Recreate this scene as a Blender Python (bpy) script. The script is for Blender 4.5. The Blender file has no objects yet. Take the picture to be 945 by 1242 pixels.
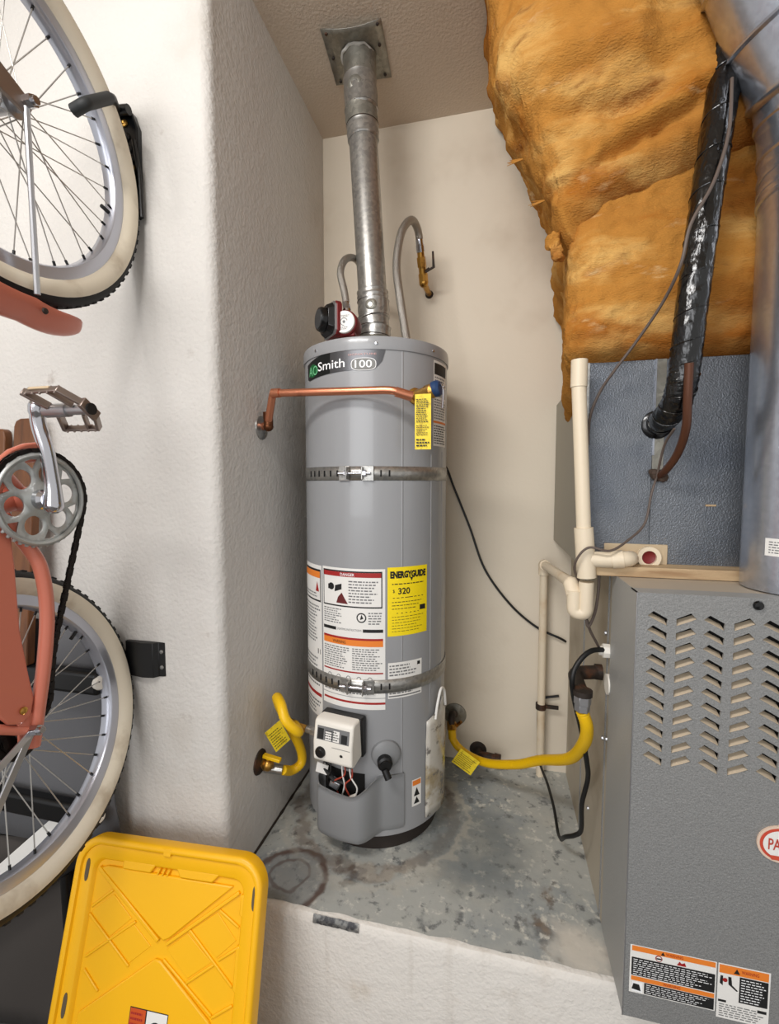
import bpy, math, random
from mathutils import Vector, Matrix, noise
random.seed(7)
sc = bpy.context.scene
COL = sc.collection
PI = math.pi
V = Vector

# ------------------------------------------------------------------ camera, light, exposure
cam_d = bpy.data.cameras.new('camera'); cam = bpy.data.objects.new('camera', cam_d); COL.objects.link(cam)
cam_d.sensor_fit = 'HORIZONTAL'; cam_d.sensor_width = 36.0
cam_d.lens = 551.36 * 36.0 / 945.0
cam_d.clip_start = 0.02
_yaw, _pitch = 0.23112, 0.064524
_f = V((-math.sin(_yaw)*math.cos(_pitch), math.cos(_yaw)*math.cos(_pitch), -math.sin(_pitch)))
_r = V((math.cos(_yaw), math.sin(_yaw), 0)); _u = _r.cross(_f)
cam.matrix_world = Matrix(((_r.x, _u.x, -_f.x, 0), (_r.y, _u.y, -_f.y, 0), (_r.z, _u.z, -_f.z, 0), (0, 0, 0, 1)))
sc.camera = cam

w = bpy.data.worlds.new('garage_daylight'); sc.world = w; w.use_nodes = True
w.node_tree.nodes['Background'].inputs[0].default_value = (1.0, 0.985, 0.965, 1)
w.node_tree.nodes['Background'].inputs[1].default_value = 0.52

def area(name, loc, target, size, size_y, power, col):
    d = bpy.data.lights.new(name, 'AREA'); d.shape = 'RECTANGLE'; d.size = size; d.size_y = size_y
    d.energy = power; d.color = col
    o = bpy.data.objects.new(name, d); COL.objects.link(o); o.location = loc
    o.rotation_euler = (V(target) - V(loc)).to_track_quat('-Z', 'Y').to_euler()
    return o
area('garage_ceiling_lamp', (-0.72, -0.30, 1.25), (-0.42, 0.85, -0.2), 0.9, 0.3, 25, (1.0, 0.98, 0.96))
area('unseen_front_fill', (-0.9, -2.6, 0.5), (0, 1.2, -0.2), 2.6, 1.8, 44, (0.95, 0.97, 1.0))  # unseen fill light behind the camera, added to lift the alcove
vs = sc.view_settings
vs.view_transform = 'Standard'; vs.look = 'None'; vs.gamma = 1.0; vs.use_curve_mapping = False
vs.exposure = 0.40

# ------------------------------------------------------------------ helpers
def lin(c):
    return tuple((x/12.92 if x <= 0.04045 else ((x+0.055)/1.055)**2.4) for x in c)

def mat(name, col, rough=0.5, metal=0.0, var=None, bump=None, vor=None, coat=0.0, spec=0.5, alpha=1.0, stains=None, stretch=None):
    """col is sRGB. var=(colour2, scale, detail, lo, hi); bump=(scale, strength, distance)."""
    m = bpy.data.materials.new(name); m.use_nodes = True
    nt = m.node_tree; N = nt.nodes; L = nt.links; b = N['Principled BSDF']
    b.inputs['Base Color'].default_value = (*lin(col), 1); b.inputs['Roughness'].default_value = rough
    b.inputs['Metallic'].default_value = metal; b.inputs['Coat Weight'].default_value = coat
    b.inputs['Specular IOR Level'].default_value = spec; b.inputs['Alpha'].default_value = alpha
    tc = N.new('ShaderNodeTexCoord'); src = tc.outputs['Object']
    if stretch:
        mp = N.new('ShaderNodeMapping'); mp.inputs['Scale'].default_value = stretch
        L.new(src, mp.inputs[0]); src_s = mp.outputs[0]
    else: src_s = src
    cur = None
    layers = ([var] if var and not isinstance(var, list) else (var or [])) + (stains or [])
    for (c2, scl, det, lo, hi) in layers:
        n = N.new('ShaderNodeTexNoise'); n.inputs['Scale'].default_value = scl; n.inputs['Detail'].default_value = det
        n.inputs['Roughness'].default_value = 0.6
        L.new(src_s, n.inputs['Vector'])
        mr = N.new('ShaderNodeMapRange'); mr.interpolation_type = 'SMOOTHSTEP'
        mr.inputs[1].default_value = lo; mr.inputs[2].default_value = hi
        L.new(n.outputs[0], mr.inputs[0])
        mx = N.new('ShaderNodeMix'); mx.data_type = 'RGBA'
        if cur: L.new(cur, mx.inputs[6])
        else: mx.inputs[6].default_value = (*lin(col), 1)
        mx.inputs[7].default_value = (*lin(c2), 1)
        L.new(mr.outputs[0], mx.inputs[0]); cur = mx.outputs[2]
    if vor:
        c2, scl, amt = vor
        v = N.new('ShaderNodeTexVoronoi'); v.inputs['Scale'].default_value = scl; L.new(src_s, v.inputs['Vector'])
        sp = N.new('ShaderNodeSeparateColor'); L.new(v.outputs['Color'], sp.inputs[0])
        mm = N.new('ShaderNodeMath'); mm.operation = 'MULTIPLY'; mm.inputs[1].default_value = amt; L.new(sp.outputs[0], mm.inputs[0])
        mx = N.new('ShaderNodeMix'); mx.data_type = 'RGBA'
        if cur: L.new(cur, mx.inputs[6])
        else: mx.inputs[6].default_value = (*lin(col), 1)
        mx.inputs[7].default_value = (*lin(c2), 1); L.new(mm.outputs[0], mx.inputs[0]); cur = mx.outputs[2]
    if cur: L.new(cur, b.inputs['Base Color'])
    if bump:
        h = None
        for (scl, st, dist) in (bump if isinstance(bump, list) else [bump]):
            n = N.new('ShaderNodeTexNoise'); n.inputs['Scale'].default_value = scl; n.inputs['Detail'].default_value = 3
            L.new(src_s, n.inputs['Vector'])
            bp = N.new('ShaderNodeBump'); bp.inputs['Strength'].default_value = st; bp.inputs['Distance'].default_value = dist
            L.new(n.outputs[0], bp.inputs['Height'])
            if h: L.new(h, bp.inputs['Normal'])
            h = bp.outputs[0]
        L.new(h, b.inputs['Normal'])
    m['nodes_out'] = 0
    return m

ORI = {}
def tag(o, label=None, cat=None, group=None, kind=None):
    if label: o['label'] = label
    if cat: o['category'] = cat
    if group: o['group'] = group
    if kind: o['kind'] = kind
    return o
def thing(name, label, cat, loc, group=None):
    o = bpy.data.objects.new(name, None); COL.objects.link(o); o.location = loc; o.empty_display_size = 0.05
    ORI[o.name] = V(loc)
    return tag(o, label, cat, group)

class MB:
    """collects shapes (world coordinates) and links them as one mesh object"""
    def __init__(s): s.v = []; s.f = []; s.m = []; s.mats = []
    def mi(s, m):
        if m is None: return 0
        if m not in s.mats: s.mats.append(m)
        return s.mats.index(m)
    def add(s, vs, fs, m=None):
        k = len(s.v); i = s.mi(m); s.v += [tuple(p) for p in vs]
        for f in fs: s.f.append([a+k for a in f]); s.m.append(i)
    def box(s, c, size, R=None, m=None):
        c = V(c); R = R or Matrix.Identity(3); hx, hy, hz = [a/2 for a in size]
        p = [c + R @ V((x*hx, y*hy, z*hz)) for x in (-1, 1) for y in (-1, 1) for z in (-1, 1)]
        s.add(p, [(0,1,3,2), (4,6,7,5), (0,4,5,1), (2,3,7,6), (0,2,6,4), (1,5,7,3)], m)
    def bx(s, a, b, m=None):
        s.box([(a[i]+b[i])/2 for i in range(3)], [abs(b[i]-a[i]) for i in range(3)], None, m)
    def tube(s, pts, r, n=12, m=None, cap=True, closed=False, jit=0):
        pts = [V(p) for p in pts]; k = len(pts); rr = r if isinstance(r, (list, tuple)) else [r]*k
        up = None; vs = []; fs = []
        for i, p in enumerate(pts):
            if closed: t = pts[(i+1) % k] - pts[i-1]
            else: t = pts[min(i+1, k-1)] - pts[max(i-1, 0)]
            t.normalize()
            if up is None:
                up = V((0, 0, 1)) if abs(t.z) < .9 else V((1, 0, 0))
            a = up - t*up.dot(t); a.normalize(); up = a; b = t.cross(a)
            for j in range(n):
                q = 2*PI*j/n; rad = rr[i]*(1 + (random.uniform(-jit, jit) if jit else 0))
                vs.append(p + (a*math.cos(q) + b*math.sin(q))*rad)
        for i in range(k if closed else k-1):
            i2 = (i+1) % k
            for j in range(n):
                fs.append((i*n+j, i*n+(j+1) % n, i2*n+(j+1) % n, i2*n+j))
        if cap and not closed: fs.append(tuple(range(n-1, -1, -1))); fs.append(tuple((k-1)*n+j for j in range(n)))
        s.add(vs, fs, m)
    def lathe(s, prof, o=(0,0,0), ax=(0,0,1), n=32, m=None, cap=True):
        """prof: [(radius, height along ax)]"""
        o = V(o); ax = V(ax).normalized(); t = V((1,0,0)) if abs(ax.x) < .9 else V((0,0,1))
        a = (t - ax*t.dot(ax)).normalized(); b = ax.cross(a); vs = []; fs = []
        for (r, h) in prof:
            for j in range(n):
                q = 2*PI*j/n; vs.append(o + ax*h + (a*math.cos(q) + b*math.sin(q))*r)
        k = len(prof)
        for i in range(k-1):
            for j in range(n): fs.append((i*n+j, i*n+(j+1) % n, (i+1)*n+(j+1) % n, (i+1)*n+j))
        if cap:
            if prof[0][0] > 1e-6: fs.append(tuple(range(n-1, -1, -1)))
            if prof[-1][0] > 1e-6: fs.append(tuple((k-1)*n+j for j in range(n)))
        s.add(vs, fs, m)
    def ring(s, prof, o, ax, n=64, m=None):
        """closed profile revolved (tyres, rims)"""
        o = V(o); ax = V(ax).normalized(); t = V((0,1,0)) if abs(ax.y) < .9 else V((0,0,1))
        a = (t - ax*t.dot(ax)).normalized(); b = ax.cross(a); vs = []; fs = []; k = len(prof)
        for j in range(n):
            q = 2*PI*j/n
            for (r, h) in prof: vs.append(o + ax*h + (a*math.cos(q) + b*math.sin(q))*r)
        for j in range(n):
            j2 = (j+1) % n
            for i in range(k): fs.append((j*k+i, j*k+(i+1) % k, j2*k+(i+1) % k, j2*k+i))
        s.add(vs, fs, m)
    def prism(s, A, B, m=None):
        n = len(A); s.add(list(A)+list(B), [tuple(range(n-1, -1, -1)), tuple(range(n, 2*n))] + [(i, (i+1) % n, n+(i+1) % n, n+i) for i in range(n)], m)
    def grid(s, rows, m=None, closed=False):
        nr = len(rows); nc = len(rows[0]); vs = [p for r in rows for p in r]; fs = []
        for i in range(nr-1):
            for j in range(nc if closed else nc-1):
                fs.append((i*nc+j, i*nc+(j+1) % nc, (i+1)*nc+(j+1) % nc, (i+1)*nc+j))
        s.add(vs, fs, m)
    def ball(s, c, r, m=None, n=12, sc=(1,1,1)):
        k = n//2; prof = [(max(math.sin(PI*i/k), 1e-4)*r, -math.cos(PI*i/k)*r) for i in range(k+1)]
        q = MB(); q.lathe(prof, (0,0,0), (0,0,1), n, None, False)
        s.add([V(c)+V((p[0]*sc[0], p[1]*sc[1], p[2]*sc[2])) for p in q.v], q.f, m)
    def build(s, name, m=None, parent=None, origin=None, bevel=0, seg=2, sharp=38, thick=0):
        me = bpy.data.meshes.new(name)
        L = V(origin) if origin is not None else V((0,0,0))
        if parent is not None and origin is None: L = ORI.get(parent.name, V((0,0,0)))
        me.from_pydata([tuple(V(p)-L) for p in s.v], [], s.f)
        if m is not None and not s.mats: me.materials.append(m)
        else:
            for q in s.mats: me.materials.append(q)
            me.polygons.foreach_set('material_index', s.m)
        me.polygons.foreach_set('use_smooth', [True]*len(me.polygons))
        me.update(); me.set_sharp_from_angle(angle=math.radians(sharp))
        o = bpy.data.objects.new(name, me); COL.objects.link(o)
        if parent is not None:
            o.parent = parent; ORI[o.name] = L
        else:
            o.location = L; ORI[o.name] = L
        if thick:
            md = o.modifiers.new('solid', 'SOLIDIFY'); md.thickness = thick; md.offset = -1
        if bevel:
            md = o.modifiers.new('bevel', 'BEVEL'); md.width = bevel; md.segments = seg; md.limit_method = 'ANGLE'; md.angle_limit = math.radians(40)
            md.harden_normals = False
        return o

def spline(P, k=8):
    P = [V(p) for p in P]; Q = [P[0]*2-P[1]] + P + [P[-1]*2-P[-2]]; out = []
    for i in range(1, len(Q)-2):
        a, b, c, d = Q[i-1:i+3]
        for j in range(k):
            t = j/k
            out.append(0.5*((2*b) + (c-a)*t + (2*a-5*b+4*c-d)*t*t + (3*b-a-3*c+d)*t**3))
    out.append(P[-1]); return out
def fillet(P, r, k=5):
    P = [V(p) for p in P]; out = [P[0]]
    for i in range(1, len(P)-1):
        a = P[i-1]-P[i]; b = P[i+1]-P[i]; q = min(r, a.length*.49, b.length*.49)
        s = P[i]+a.normalized()*q; e = P[i]+b.normalized()*q
        for j in range(k+1):
            t = j/k; out.append(s*(1-t)**2 + P[i]*2*t*(1-t) + e*t*t)
    out.append(P[-1]); return out

_txt = {}
def text_polys(txt, bold=0.0):
    key = (txt, bold)
    if key not in _txt:
        cu = bpy.data.curves.new('txt', 'FONT'); cu.body = txt; cu.size = 1.0; cu.resolution_u = 3; cu.offset = bold
        cu.align_x = 'LEFT'
        o = bpy.data.objects.new('txt', cu); COL.objects.link(o)
        dg = bpy.context.evaluated_depsgraph_get(); dg.update()
        me = bpy.data.meshes.new_from_object(o.evaluated_get(dg))
        vs = [v.co.copy() for v in me.vertices]; fs = [tuple(p.vertices) for p in me.polygons]
        bpy.data.objects.remove(o); bpy.data.curves.remove(cu); bpy.data.meshes.remove(me)
        x0 = min(v.x for v in vs); x1 = max(v.x for v in vs); y0 = min(v.y for v in vs); y1 = max(v.y for v in vs)
        _txt[key] = ([((v.x-x0)/(x1-x0), (v.y-y0)/(y1-y0)) for v in vs], fs)
    return _txt[key]

class Print(MB):
    """flat print on a surface given by fn(u, v, lift)"""
    def __init__(s, fn, step=0.012): super().__init__(); s.fn = fn; s.step = step
    def rect(s, u0, v0, u1, v1, m, lift=.0004):
        n = max(1, int(abs(u1-u0)/s.step))
        s.grid([[s.fn(u0+(u1-u0)*i/n, v, lift) for i in range(n+1)] for v in (v0, v1)], m)
    def text(s, txt, u0, v0, u1, v1, m, lift=.0012, bold=0.0):
        vs, fs = text_polys(txt, bold)
        s.add([s.fn(u0+(u1-u0)*x, v0+(v1-v0)*y, lift) for x, y in vs], fs, m)
    def poly(s, pts, m, lift=.0008):
        u0 = min(p[0] for p in pts); u1 = max(p[0] for p in pts)
        if s.step > .1 or u1-u0 < .012:
            s.add([s.fn(u, v, lift) for u, v in pts], [tuple(range(len(pts)))], m); return
        us = sorted({round(p[0], 5) for p in pts} | {u0+(u1-u0)*i/int((u1-u0)/.006+1) for i in range(int((u1-u0)/.006+1)+1)})
        lo, hi = [], []
        for u in us:
            vs_ = []
            for p, q in zip(pts, pts[1:]+pts[:1]):
                a, b = (p, q) if p[0] <= q[0] else (q, p)
                if a[0]-1e-5 <= u <= b[0]+1e-5:
                    if b[0]-a[0] < 1e-7: vs_ += [a[1], b[1]]
                    else: vs_.append(a[1]+(b[1]-a[1])*min(1, max(0, (u-a[0])/(b[0]-a[0]))))
            lo.append(s.fn(u, min(vs_), lift)); hi.append(s.fn(u, max(vs_), lift))
        s.grid([lo, hi], m)
    def disc(s, u, v, r, m, lift=.0008, n=20, ry=None):
        s.poly([(u+r*math.cos(2*PI*i/n), v+(ry or r)*math.sin(2*PI*i/n)) for i in range(n)], m, lift)
    def lines(s, u0, v0, u1, v1, k, m, lift=.0008, fill=.45, w=.012):
        """k rows of tiny dashes standing for unreadable small print"""
        h = (v1-v0)/k
        for r in range(k):
            vv = v0 + h*(r+.28); u = u0
            end = u1 - random.random()*.3*(u1-u0)
            while u < end:
                l = min(random.uniform(.35, 1.0)*w, end-u)
                s.rect(u, vv, u+l, vv+h*fill, m, lift); u += l + w*.22

# ------------------------------------------------------------------ materials
stucco = dict(bump=[(26, .10, .02), (95, .42, .006)])
M_wall = mat('stucco_paint', (.805, .79, .768), .82, var=[((.75, .725, .69), 2.2, 4, .55, .80), ((.62, .57, .53), 9, 6, .66, .82)], **stucco)
M_back = mat('back_wall_paint', (.85, .805, .73), .75, var=((.785, .73, .65), 2.5, 4, .52, .80), bump=(70, .12, .004))
M_ceil = mat('ceiling_paint', (.81, .75, .68), .9, bump=[(130, .45, .004)])
M_riser = mat('riser_stucco', (.87, .85, .82), .85, var=[((.74, .68, .60), 3.0, 5, .52, .75), ((.50, .45, .40), 14, 6, .68, .80)], bump=[(30, .3, .012), (110, .4, .006)])
_nt = M_riser.node_tree; _b = _nt.nodes['Principled BSDF']; _src = _b.inputs['Base Color'].links[0].from_socket
_tc = _nt.nodes.new('ShaderNodeTexCoord'); _mp = _nt.nodes.new('ShaderNodeMapping'); _mp.inputs['Scale'].default_value = (16, 16, 1.6); _nt.links.new(_tc.outputs['Object'], _mp.inputs[0])
_no = _nt.nodes.new('ShaderNodeTexNoise'); _no.inputs['Scale'].default_value = 1.0; _no.inputs['Detail'].default_value = 5; _nt.links.new(_mp.outputs[0], _no.inputs['Vector'])
_mr = _nt.nodes.new('ShaderNodeMapRange'); _mr.inputs[1].default_value = .56; _mr.inputs[2].default_value = .78; _mr.inputs[4].default_value = .55; _nt.links.new(_no.outputs[0], _mr.inputs[0])
_mx = _nt.nodes.new('ShaderNodeMix'); _mx.data_type = 'RGBA'; _mx.inputs[7].default_value = (*lin((.60, .54, .46)), 1); _nt.links.new(_src, _mx.inputs[6]); _nt.links.new(_mr.outputs[0], _mx.inputs[0]); _nt.links.new(_mx.outputs[2], _b.inputs['Base Color'])
M_floor = mat('garage_concrete', (.42, .41, .40), .8, var=((.30, .29, .28), 3, 5, .4, .7), bump=(40, .2, .004))
M_tank = mat('tank_enamel', (.575, .578, .585), .30, coat=.25, bump=(3, .03, .01))
M_tank2 = mat('grey_plastic', (.50, .505, .51), .42)
M_galv = mat('galvanised_steel', (.70, .69, .67), .33, .78, vor=((.54, .54, .53), 110, .7), bump=(30, .06, .004))
M_galv_d = mat('dull_galvanised_steel', (.62, .61, .57), .42, .7, vor=((.50, .49, .46), 90, .8), var=((.46, .43, .38), 9, 4, .5, .75), bump=(40, .1, .004))
M_duct = mat('bright_duct_steel', (.76, .78, .82), .27, .88, vor=((.66, .68, .72), 140, .5), bump=(18, .05, .006))
M_plenum = mat('embossed_blue_steel', (.45, .465, .485), .36, .55, var=((.385, .405, .435), 6, 3, .4, .7), bump=[(330, .6, .003)])
M_plside = mat('plenum_side_steel', (.60, .58, .53), .5, .45, bump=(60, .1, .004))
M_furn = mat('furnace_grey_enamel', (.53, .53, .525), .45, .15, var=[((.49, .49, .485), 420, 2, .45, .6), ((.57, .57, .565), 520, 2, .52, .66)], bump=[(300, .5, .003)])
M_furn_l = mat('furnace_flange_grey', (.61, .61, .60), .45, .1, bump=[(260, .25, .002)])
M_cab = mat('furnace_cabinet_side', (.70, .66, .59), .55, .1, var=((.62, .57, .49), 4, 4, .45, .7))
M_louv = mat('louver_tab_metal', (.83, .76, .66), .6, .1, bump=(80, .2, .003))
M_black = mat('black_plastic', (.045, .045, .048), .45)
M_blk_g = mat('black_gloss', (.03, .03, .033), .2)
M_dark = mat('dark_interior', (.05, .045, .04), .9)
M_copper = mat('copper', (.84, .55, .42), .30, .85, var=((.60, .34, .24), 14, 4, .55, .75))
M_brass = mat('brass', (.76, .58, .28), .35, .9, var=((.45, .30, .14), 30, 4, .5, .7))
M_iron = mat('black_iron_pipe', (.22, .19, .17), .6, .5, var=((.40, .26, .18), 20, 4, .5, .7))
M_braid = mat('braided_stainless', (.66, .64, .61), .34, .9, bump=[(420, .9, .003)])
M_steel = mat('chrome_steel', (.80, .80, .82), .16, 1.0)
M_alu = mat('brushed_aluminium', (.72, .72, .73), .34, .9)
M_rim = mat('alloy_rim', (.74, .75, .79), .30, .75)
M_yel = mat('yellow_gas_hose', (.93, .74, .04), .42)
M_yel_tag = mat('yellow_tag', (.93, .82, .15), .5, var=((.78, .66, .08), 60, 3, .5, .7))
M_yel_lbl = mat('yellow_label', (.97, .86, .06), .45)
M_white = mat('white_label', (.90, .89, .87), .5)
M_offw = mat('off_white_plastic', (.91, .89, .85), .4)
M_pvc = mat('aged_pvc', (.87, .81, .71), .42, var=((.78, .66, .50), 6, 4, .52, .78))
M_ink = mat('black_ink', (.07, .07, .07), .6)
M_grayink = mat('grey_ink', (.45, .45, .45), .6)
M_red = mat('red_ink', (.62, .10, .09), .55)
M_orange = mat('orange_ink', (.90, .50, .16), .55)
M_green = mat('green_ink', (.04, .36, .17), .5)
M_badge = mat('brushed_badge', (.40, .40, .41), .28, .8)
M_badge_d = mat('dark_badge', (.16, .17, .17), .3, .6)
M_badge_l = mat('light_badge', (.50, .50, .49), .7, 0)
M_wht_ink = mat('white_ink', (.95, .95, .95), .5)
M_pump = mat('red_cast_iron', (.42, .07, .08), .45, .1, bump=(80, .2, .004))
M_coral = mat('coral_paint', (.79, .45, .36), .38, coat=.2)
M_tire = mat('black_rubber', (.06, .06, .06), .7)
M_ww = mat('whitewall_rubber', (.86, .82, .74), .6, var=((.72, .66, .57), 10, 4, .5, .75))
M_pedal = mat('alloy_pedal', (.60, .55, .52), .35, .85)
M_chain = mat('oily_chain', (.14, .12, .11), .4, .7)
M_spoke = mat('steel_spoke', (.72, .71, .69), .35, .6)
M_wood = mat('stained_wood', (.43, .26, .13), .5, var=((.30, .17, .08), 5, 5, .4, .7), stretch=(8, 8, 1))
M_fab = mat('grey_canvas', (.36, .36, .37), .9, bump=(250, .3, .002))
M_lid = mat('yellow_polypropylene', (.955, .71, .012), .38, bump=(200, .04, .002))
M_slot = mat('slot_shadow_plastic', (.35, .30, .22), .7)
M_ply = mat('pale_raw_wood', (.74, .64, .50), .75, var=((.60, .48, .35), 4, 5, .45, .7), stretch=(1, 8, 8))
M_wire = mat('grey_brown_wire', (.36, .31, .28), .55)
M_cord = mat('black_cord', (.05, .05, .05), .5)
M_wrap = mat('black_plastic_wrap', (.035, .035, .038), .22, coat=.3, bump=[(30, .55, .02), (80, .3, .006)], stretch=(1, 1, .45))
M_pouch = mat('clear_manual_pouch', (.76, .74, .70), .25, var=[((.60, .54, .42), 9, 4, .45, .62), ((.42, .40, .38), 26, 5, .54, .64)], coat=.4)
M_blue = mat('blue_plastic', (.10, .22, .38), .4)
M_rope = mat('wire_red', (.65, .25, .18), .5)
M_pipeblk = mat('black_steel_frame', (.05, .05, .055), .35, .2)

def concrete_top():
    m = mat('platform_concrete', (.68, .685, .665), .62,
            var=[((.55, .575, .585), 3.0, 6, .42, .66), ((.72, .715, .68), 6.5, 7, .54, .70), ((.37, .385, .395), 9, 7, .58, .72), ((.62, .54, .44), 3.2, 7, .62, .78), ((.80, .795, .76), 42, 9, .54, .68), ((.42, .43, .43), 36, 9, .54, .70), ((.50, .42, .34), 4.5, 8, .62, .74)], bump=[(30, .25, .006)])
    nt = m.node_tree; N = nt.nodes; L = nt.links; b = N['Principled BSDF']
    cur = b.inputs['Base Color'].links[0].from_socket
    tc = N.new('ShaderNodeTexCoord')
    wob = N.new('ShaderNodeTexNoise'); wob.inputs['Scale'].default_value = 22; L.new(tc.outputs['Object'], wob.inputs['Vector'])
    # rust rings left by cans that stood here, and the rusty skirt round the heater
    for (cx, cy, r, wd, col, amt) in ((-.522, 1.065, .092, .0095, (.34, .20, .11), .95), (-.53, 1.075, .05, .005, (.38, .25, .16), .8),
                                 (-.365, 1.37, .245, .022, (.42, .33, .25), .5), (-.365, 1.36, .285, .014, (.74, .72, .67), .4), (-.06, 1.28, .06, .10, (.40, .425, .43), .6), (-.522, 1.065, .02, .085, (.39,.40,.41), .6), (.20, 1.035, .01, .06, (.84, .81, .76), .8), (-.30, 1.36, .225, .012, (.78, .75, .69), .3)):
        sb = N.new('ShaderNodeVectorMath'); sb.operation = 'SUBTRACT'; sb.inputs[1].default_value = (cx, cy, 0); L.new(tc.outputs['Object'], sb.inputs[0])
        ml = N.new('ShaderNodeVectorMath'); ml.operation = 'MULTIPLY'; ml.inputs[1].default_value = (1, 1, 0); L.new(sb.outputs[0], ml.inputs[0])
        ln = N.new('ShaderNodeVectorMath'); ln.operation = 'LENGTH'; L.new(ml.outputs[0], ln.inputs[0])
        ad = N.new('ShaderNodeMath'); ad.operation = 'MULTIPLY_ADD'; ad.inputs[1].default_value = .03 if wd < .01 else .09
        ad.inputs[2].default_value = -r - (.015 if wd < .01 else .045)
        L.new(wob.outputs[0], ad.inputs[0])
        a2 = N.new('ShaderNodeMath'); a2.operation = 'ADD'; L.new(ad.outputs[0], a2.inputs[0]); L.new(ln.outputs['Value'], a2.inputs[1])
        ab = N.new('ShaderNodeMath'); ab.operation = 'ABSOLUTE'; L.new(a2.outputs[0], ab.inputs[0])
        mr = N.new('ShaderNodeMapRange'); mr.interpolation_type = 'SMOOTHSTEP'
        mr.inputs[1].default_value = wd*1.5; mr.inputs[2].default_value = wd*.3; mr.inputs[3].default_value = 0; mr.inputs[4].default_value = amt
        L.new(ab.outputs[0], mr.inputs[0])
        mx = N.new('ShaderNodeMix'); mx.data_type = 'RGBA'; L.new(cur, mx.inputs[6]); mx.inputs[7].default_value = (*lin(col), 1)
        L.new(mr.outputs[0], mx.inputs[0]); cur = mx.outputs[2]
    L.new(cur, b.inputs['Base Color'])
    return m
M_conc = concrete_top()

def insulation():
    m = mat('fibreglass_wool', (.70, .485, .225), .97, spec=.05,
            var=[((.84, .67, .40), 4.5, 8, .46, .66), ((.64, .39, .14), 5.5, 8, .50, .68), ((.86, .74, .54), 11, 10, .60, .76), ((.48, .28, .11), 9, 10, .58, .76), ((.54, .31, .11), 1.8, 4, .48, .70)],
            bump=[(10, .30, .02), (60, .18, .006), (210, .7, .004)], stretch=(.7, 1.0, 1.9))
    for q_ in m.node_tree.nodes:
        if q_.type == 'MAPPING': q_.inputs['Rotation'].default_value = (0, .55, .2)
    return m
M_ins = insulation()

# ------------------------------------------------------------------ the setting
ZF, ZP, ZC = -1.60, -1.06, 1.298         # garage floor, raised platform, ceiling (camera height = 0)
XL, YB, YF = -0.66, 1.703, 0.981         # alcove left wall, back wall, face of the bike wall and platform riser
def structure(mb, name, m, label, **k):
    return tag(mb.build(name, m, **k), label, None, None, 'structure')
g = MB(); g.bx((-3.2, -3.0, ZF-.1), (1.6, YF+.1, ZF)); structure(g, 'floor', M_floor, 'grey concrete garage floor')
g = MB(); g.bx((-3.2, -1.2, ZC), (1.6, YB+.15, ZC+.1)); structure(g, 'ceiling', M_ceil, 'textured tan ceiling above the heater')
g = MB(); R = .028
path = [(-3.2, YF)] + [(XL-R+R*math.sin(PI/2*i/6), YF+R-R*math.cos(PI/2*i/6)) for i in range(7)] + [(XL, YB+.12), (XL-.14, YB+.12), (XL-.14, YF+.14), (-3.2, YF+.14)]
g.prism([V((x, y, ZF)) for x, y in path], [V((x, y, ZC)) for x, y in path])
structure(g, 'wall_left', M_wall, 'white stucco wall with rounded corner into the heater alcove', sharp=50)
g = MB(); g.bx((XL, YB, ZP-.1), (.95, YB+.12, ZC)); structure(g, 'wall_back', M_back, 'cream painted back wall behind the heater')
g = MB(); g.bx((.82, YF, ZP-.5), (.95, YB+.12, ZC)); structure(g, 'wall_right', M_back, 'cream side wall behind the furnace')
# raised platform: slab on top, stucco riser below
n = 60
def jag(i, k=1): return noise.noise((i*.45, 3*k, 1))
g = MB(); rows = []
for y0 in (.016, .05, .12, .3, YB-YF):
    rows.append([(XL+.0005+(.82-XL)*i/n, YF+y0+(.007*jag(i) if y0 < .02 else 0), ZP) for i in range(n+1)])
g.grid(rows); structure(g, 'platform_slab', M_conc, 'worn blue grey concrete platform top with rust rings')
g = MB(); rows = []
for y0, z0, a_ in ((.035, -.0008, 0), (.014, -.0012, .004), (.006, -.004, .002), (.001, -.012, .002), (0, -.03, .0025), (0, -.2, 0), (0, ZF-ZP, 0), (.12, ZF-ZP, 0), (.12, -.01, 0)):
    rows.append([(XL-.03+(.85-XL)*i/n, YF+.002+y0+a_*jag(i, 2), ZP+z0-a_*.6*abs(jag(i, 5))) for i in range(n+1)])
g.grid(rows); structure(g, 'wall_front', M_riser, 'stained white stucco riser below the concrete platform')
g = MB(); k_ = 22
g.grid([[V((-.425+.118*i/k_, YF+o_+.0002, ZP-h_+.0025*noise.noise((i*.8, h_*300, 4)))) for i in range(k_+1)] for o_, h_ in ((.0055, .0028), (.0005, .010), (-.0008, .016), (-.0010, .021))])
structure(g, 'trim_1', mat('scraped_metal_edge', (.50, .50, .49), .5, .4, var=[((.25, .25, .26), 45, 4, .42, .6), ((.75, .73, .69), 30, 4, .58, .7)]), 'scraped grey metal edge strip on the riser')

# ------------------------------------------------------------------ water heater
HX, HY, HR = -.372, 1.40, .22
def cyl(th, z, r=HR): return V((HX + r*math.sin(th), HY - r*math.cos(th), z))
D = math.radians
def cylfn(th0, z0, r=HR): return lambda u, v, lift: cyl(th0 + u/r, z0 + v, r + lift)
wh = thing('water_heater', 'tall grey cylindrical gas water heater standing in the alcove', 'water heater', (HX, HY, ZP))
g = MB(); g.lathe([(.196, ZP+.001), (.196, ZP+.085)], (HX, HY, 0), n=64); g.build('base_ring', mat('rusty_base', (.16, .13, .11), .8), wh)
g = MB(); g.lathe([(HR-.004, -1.006), (HR, -1.002), (HR, -.6), (HR, .352)], (HX, HY, 0), n=96); g.build('jacket', M_tank, wh)
g = MB(); g.lathe([(HR+.003, .352), (HR+.004, .356), (HR+.004, .378), (HR+.002, .386), (HR-.006, .389), (.1, .391), (.0001, .391)], (HX, HY, 0), n=96); g.build('top_cap', M_tank, wh)
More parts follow.
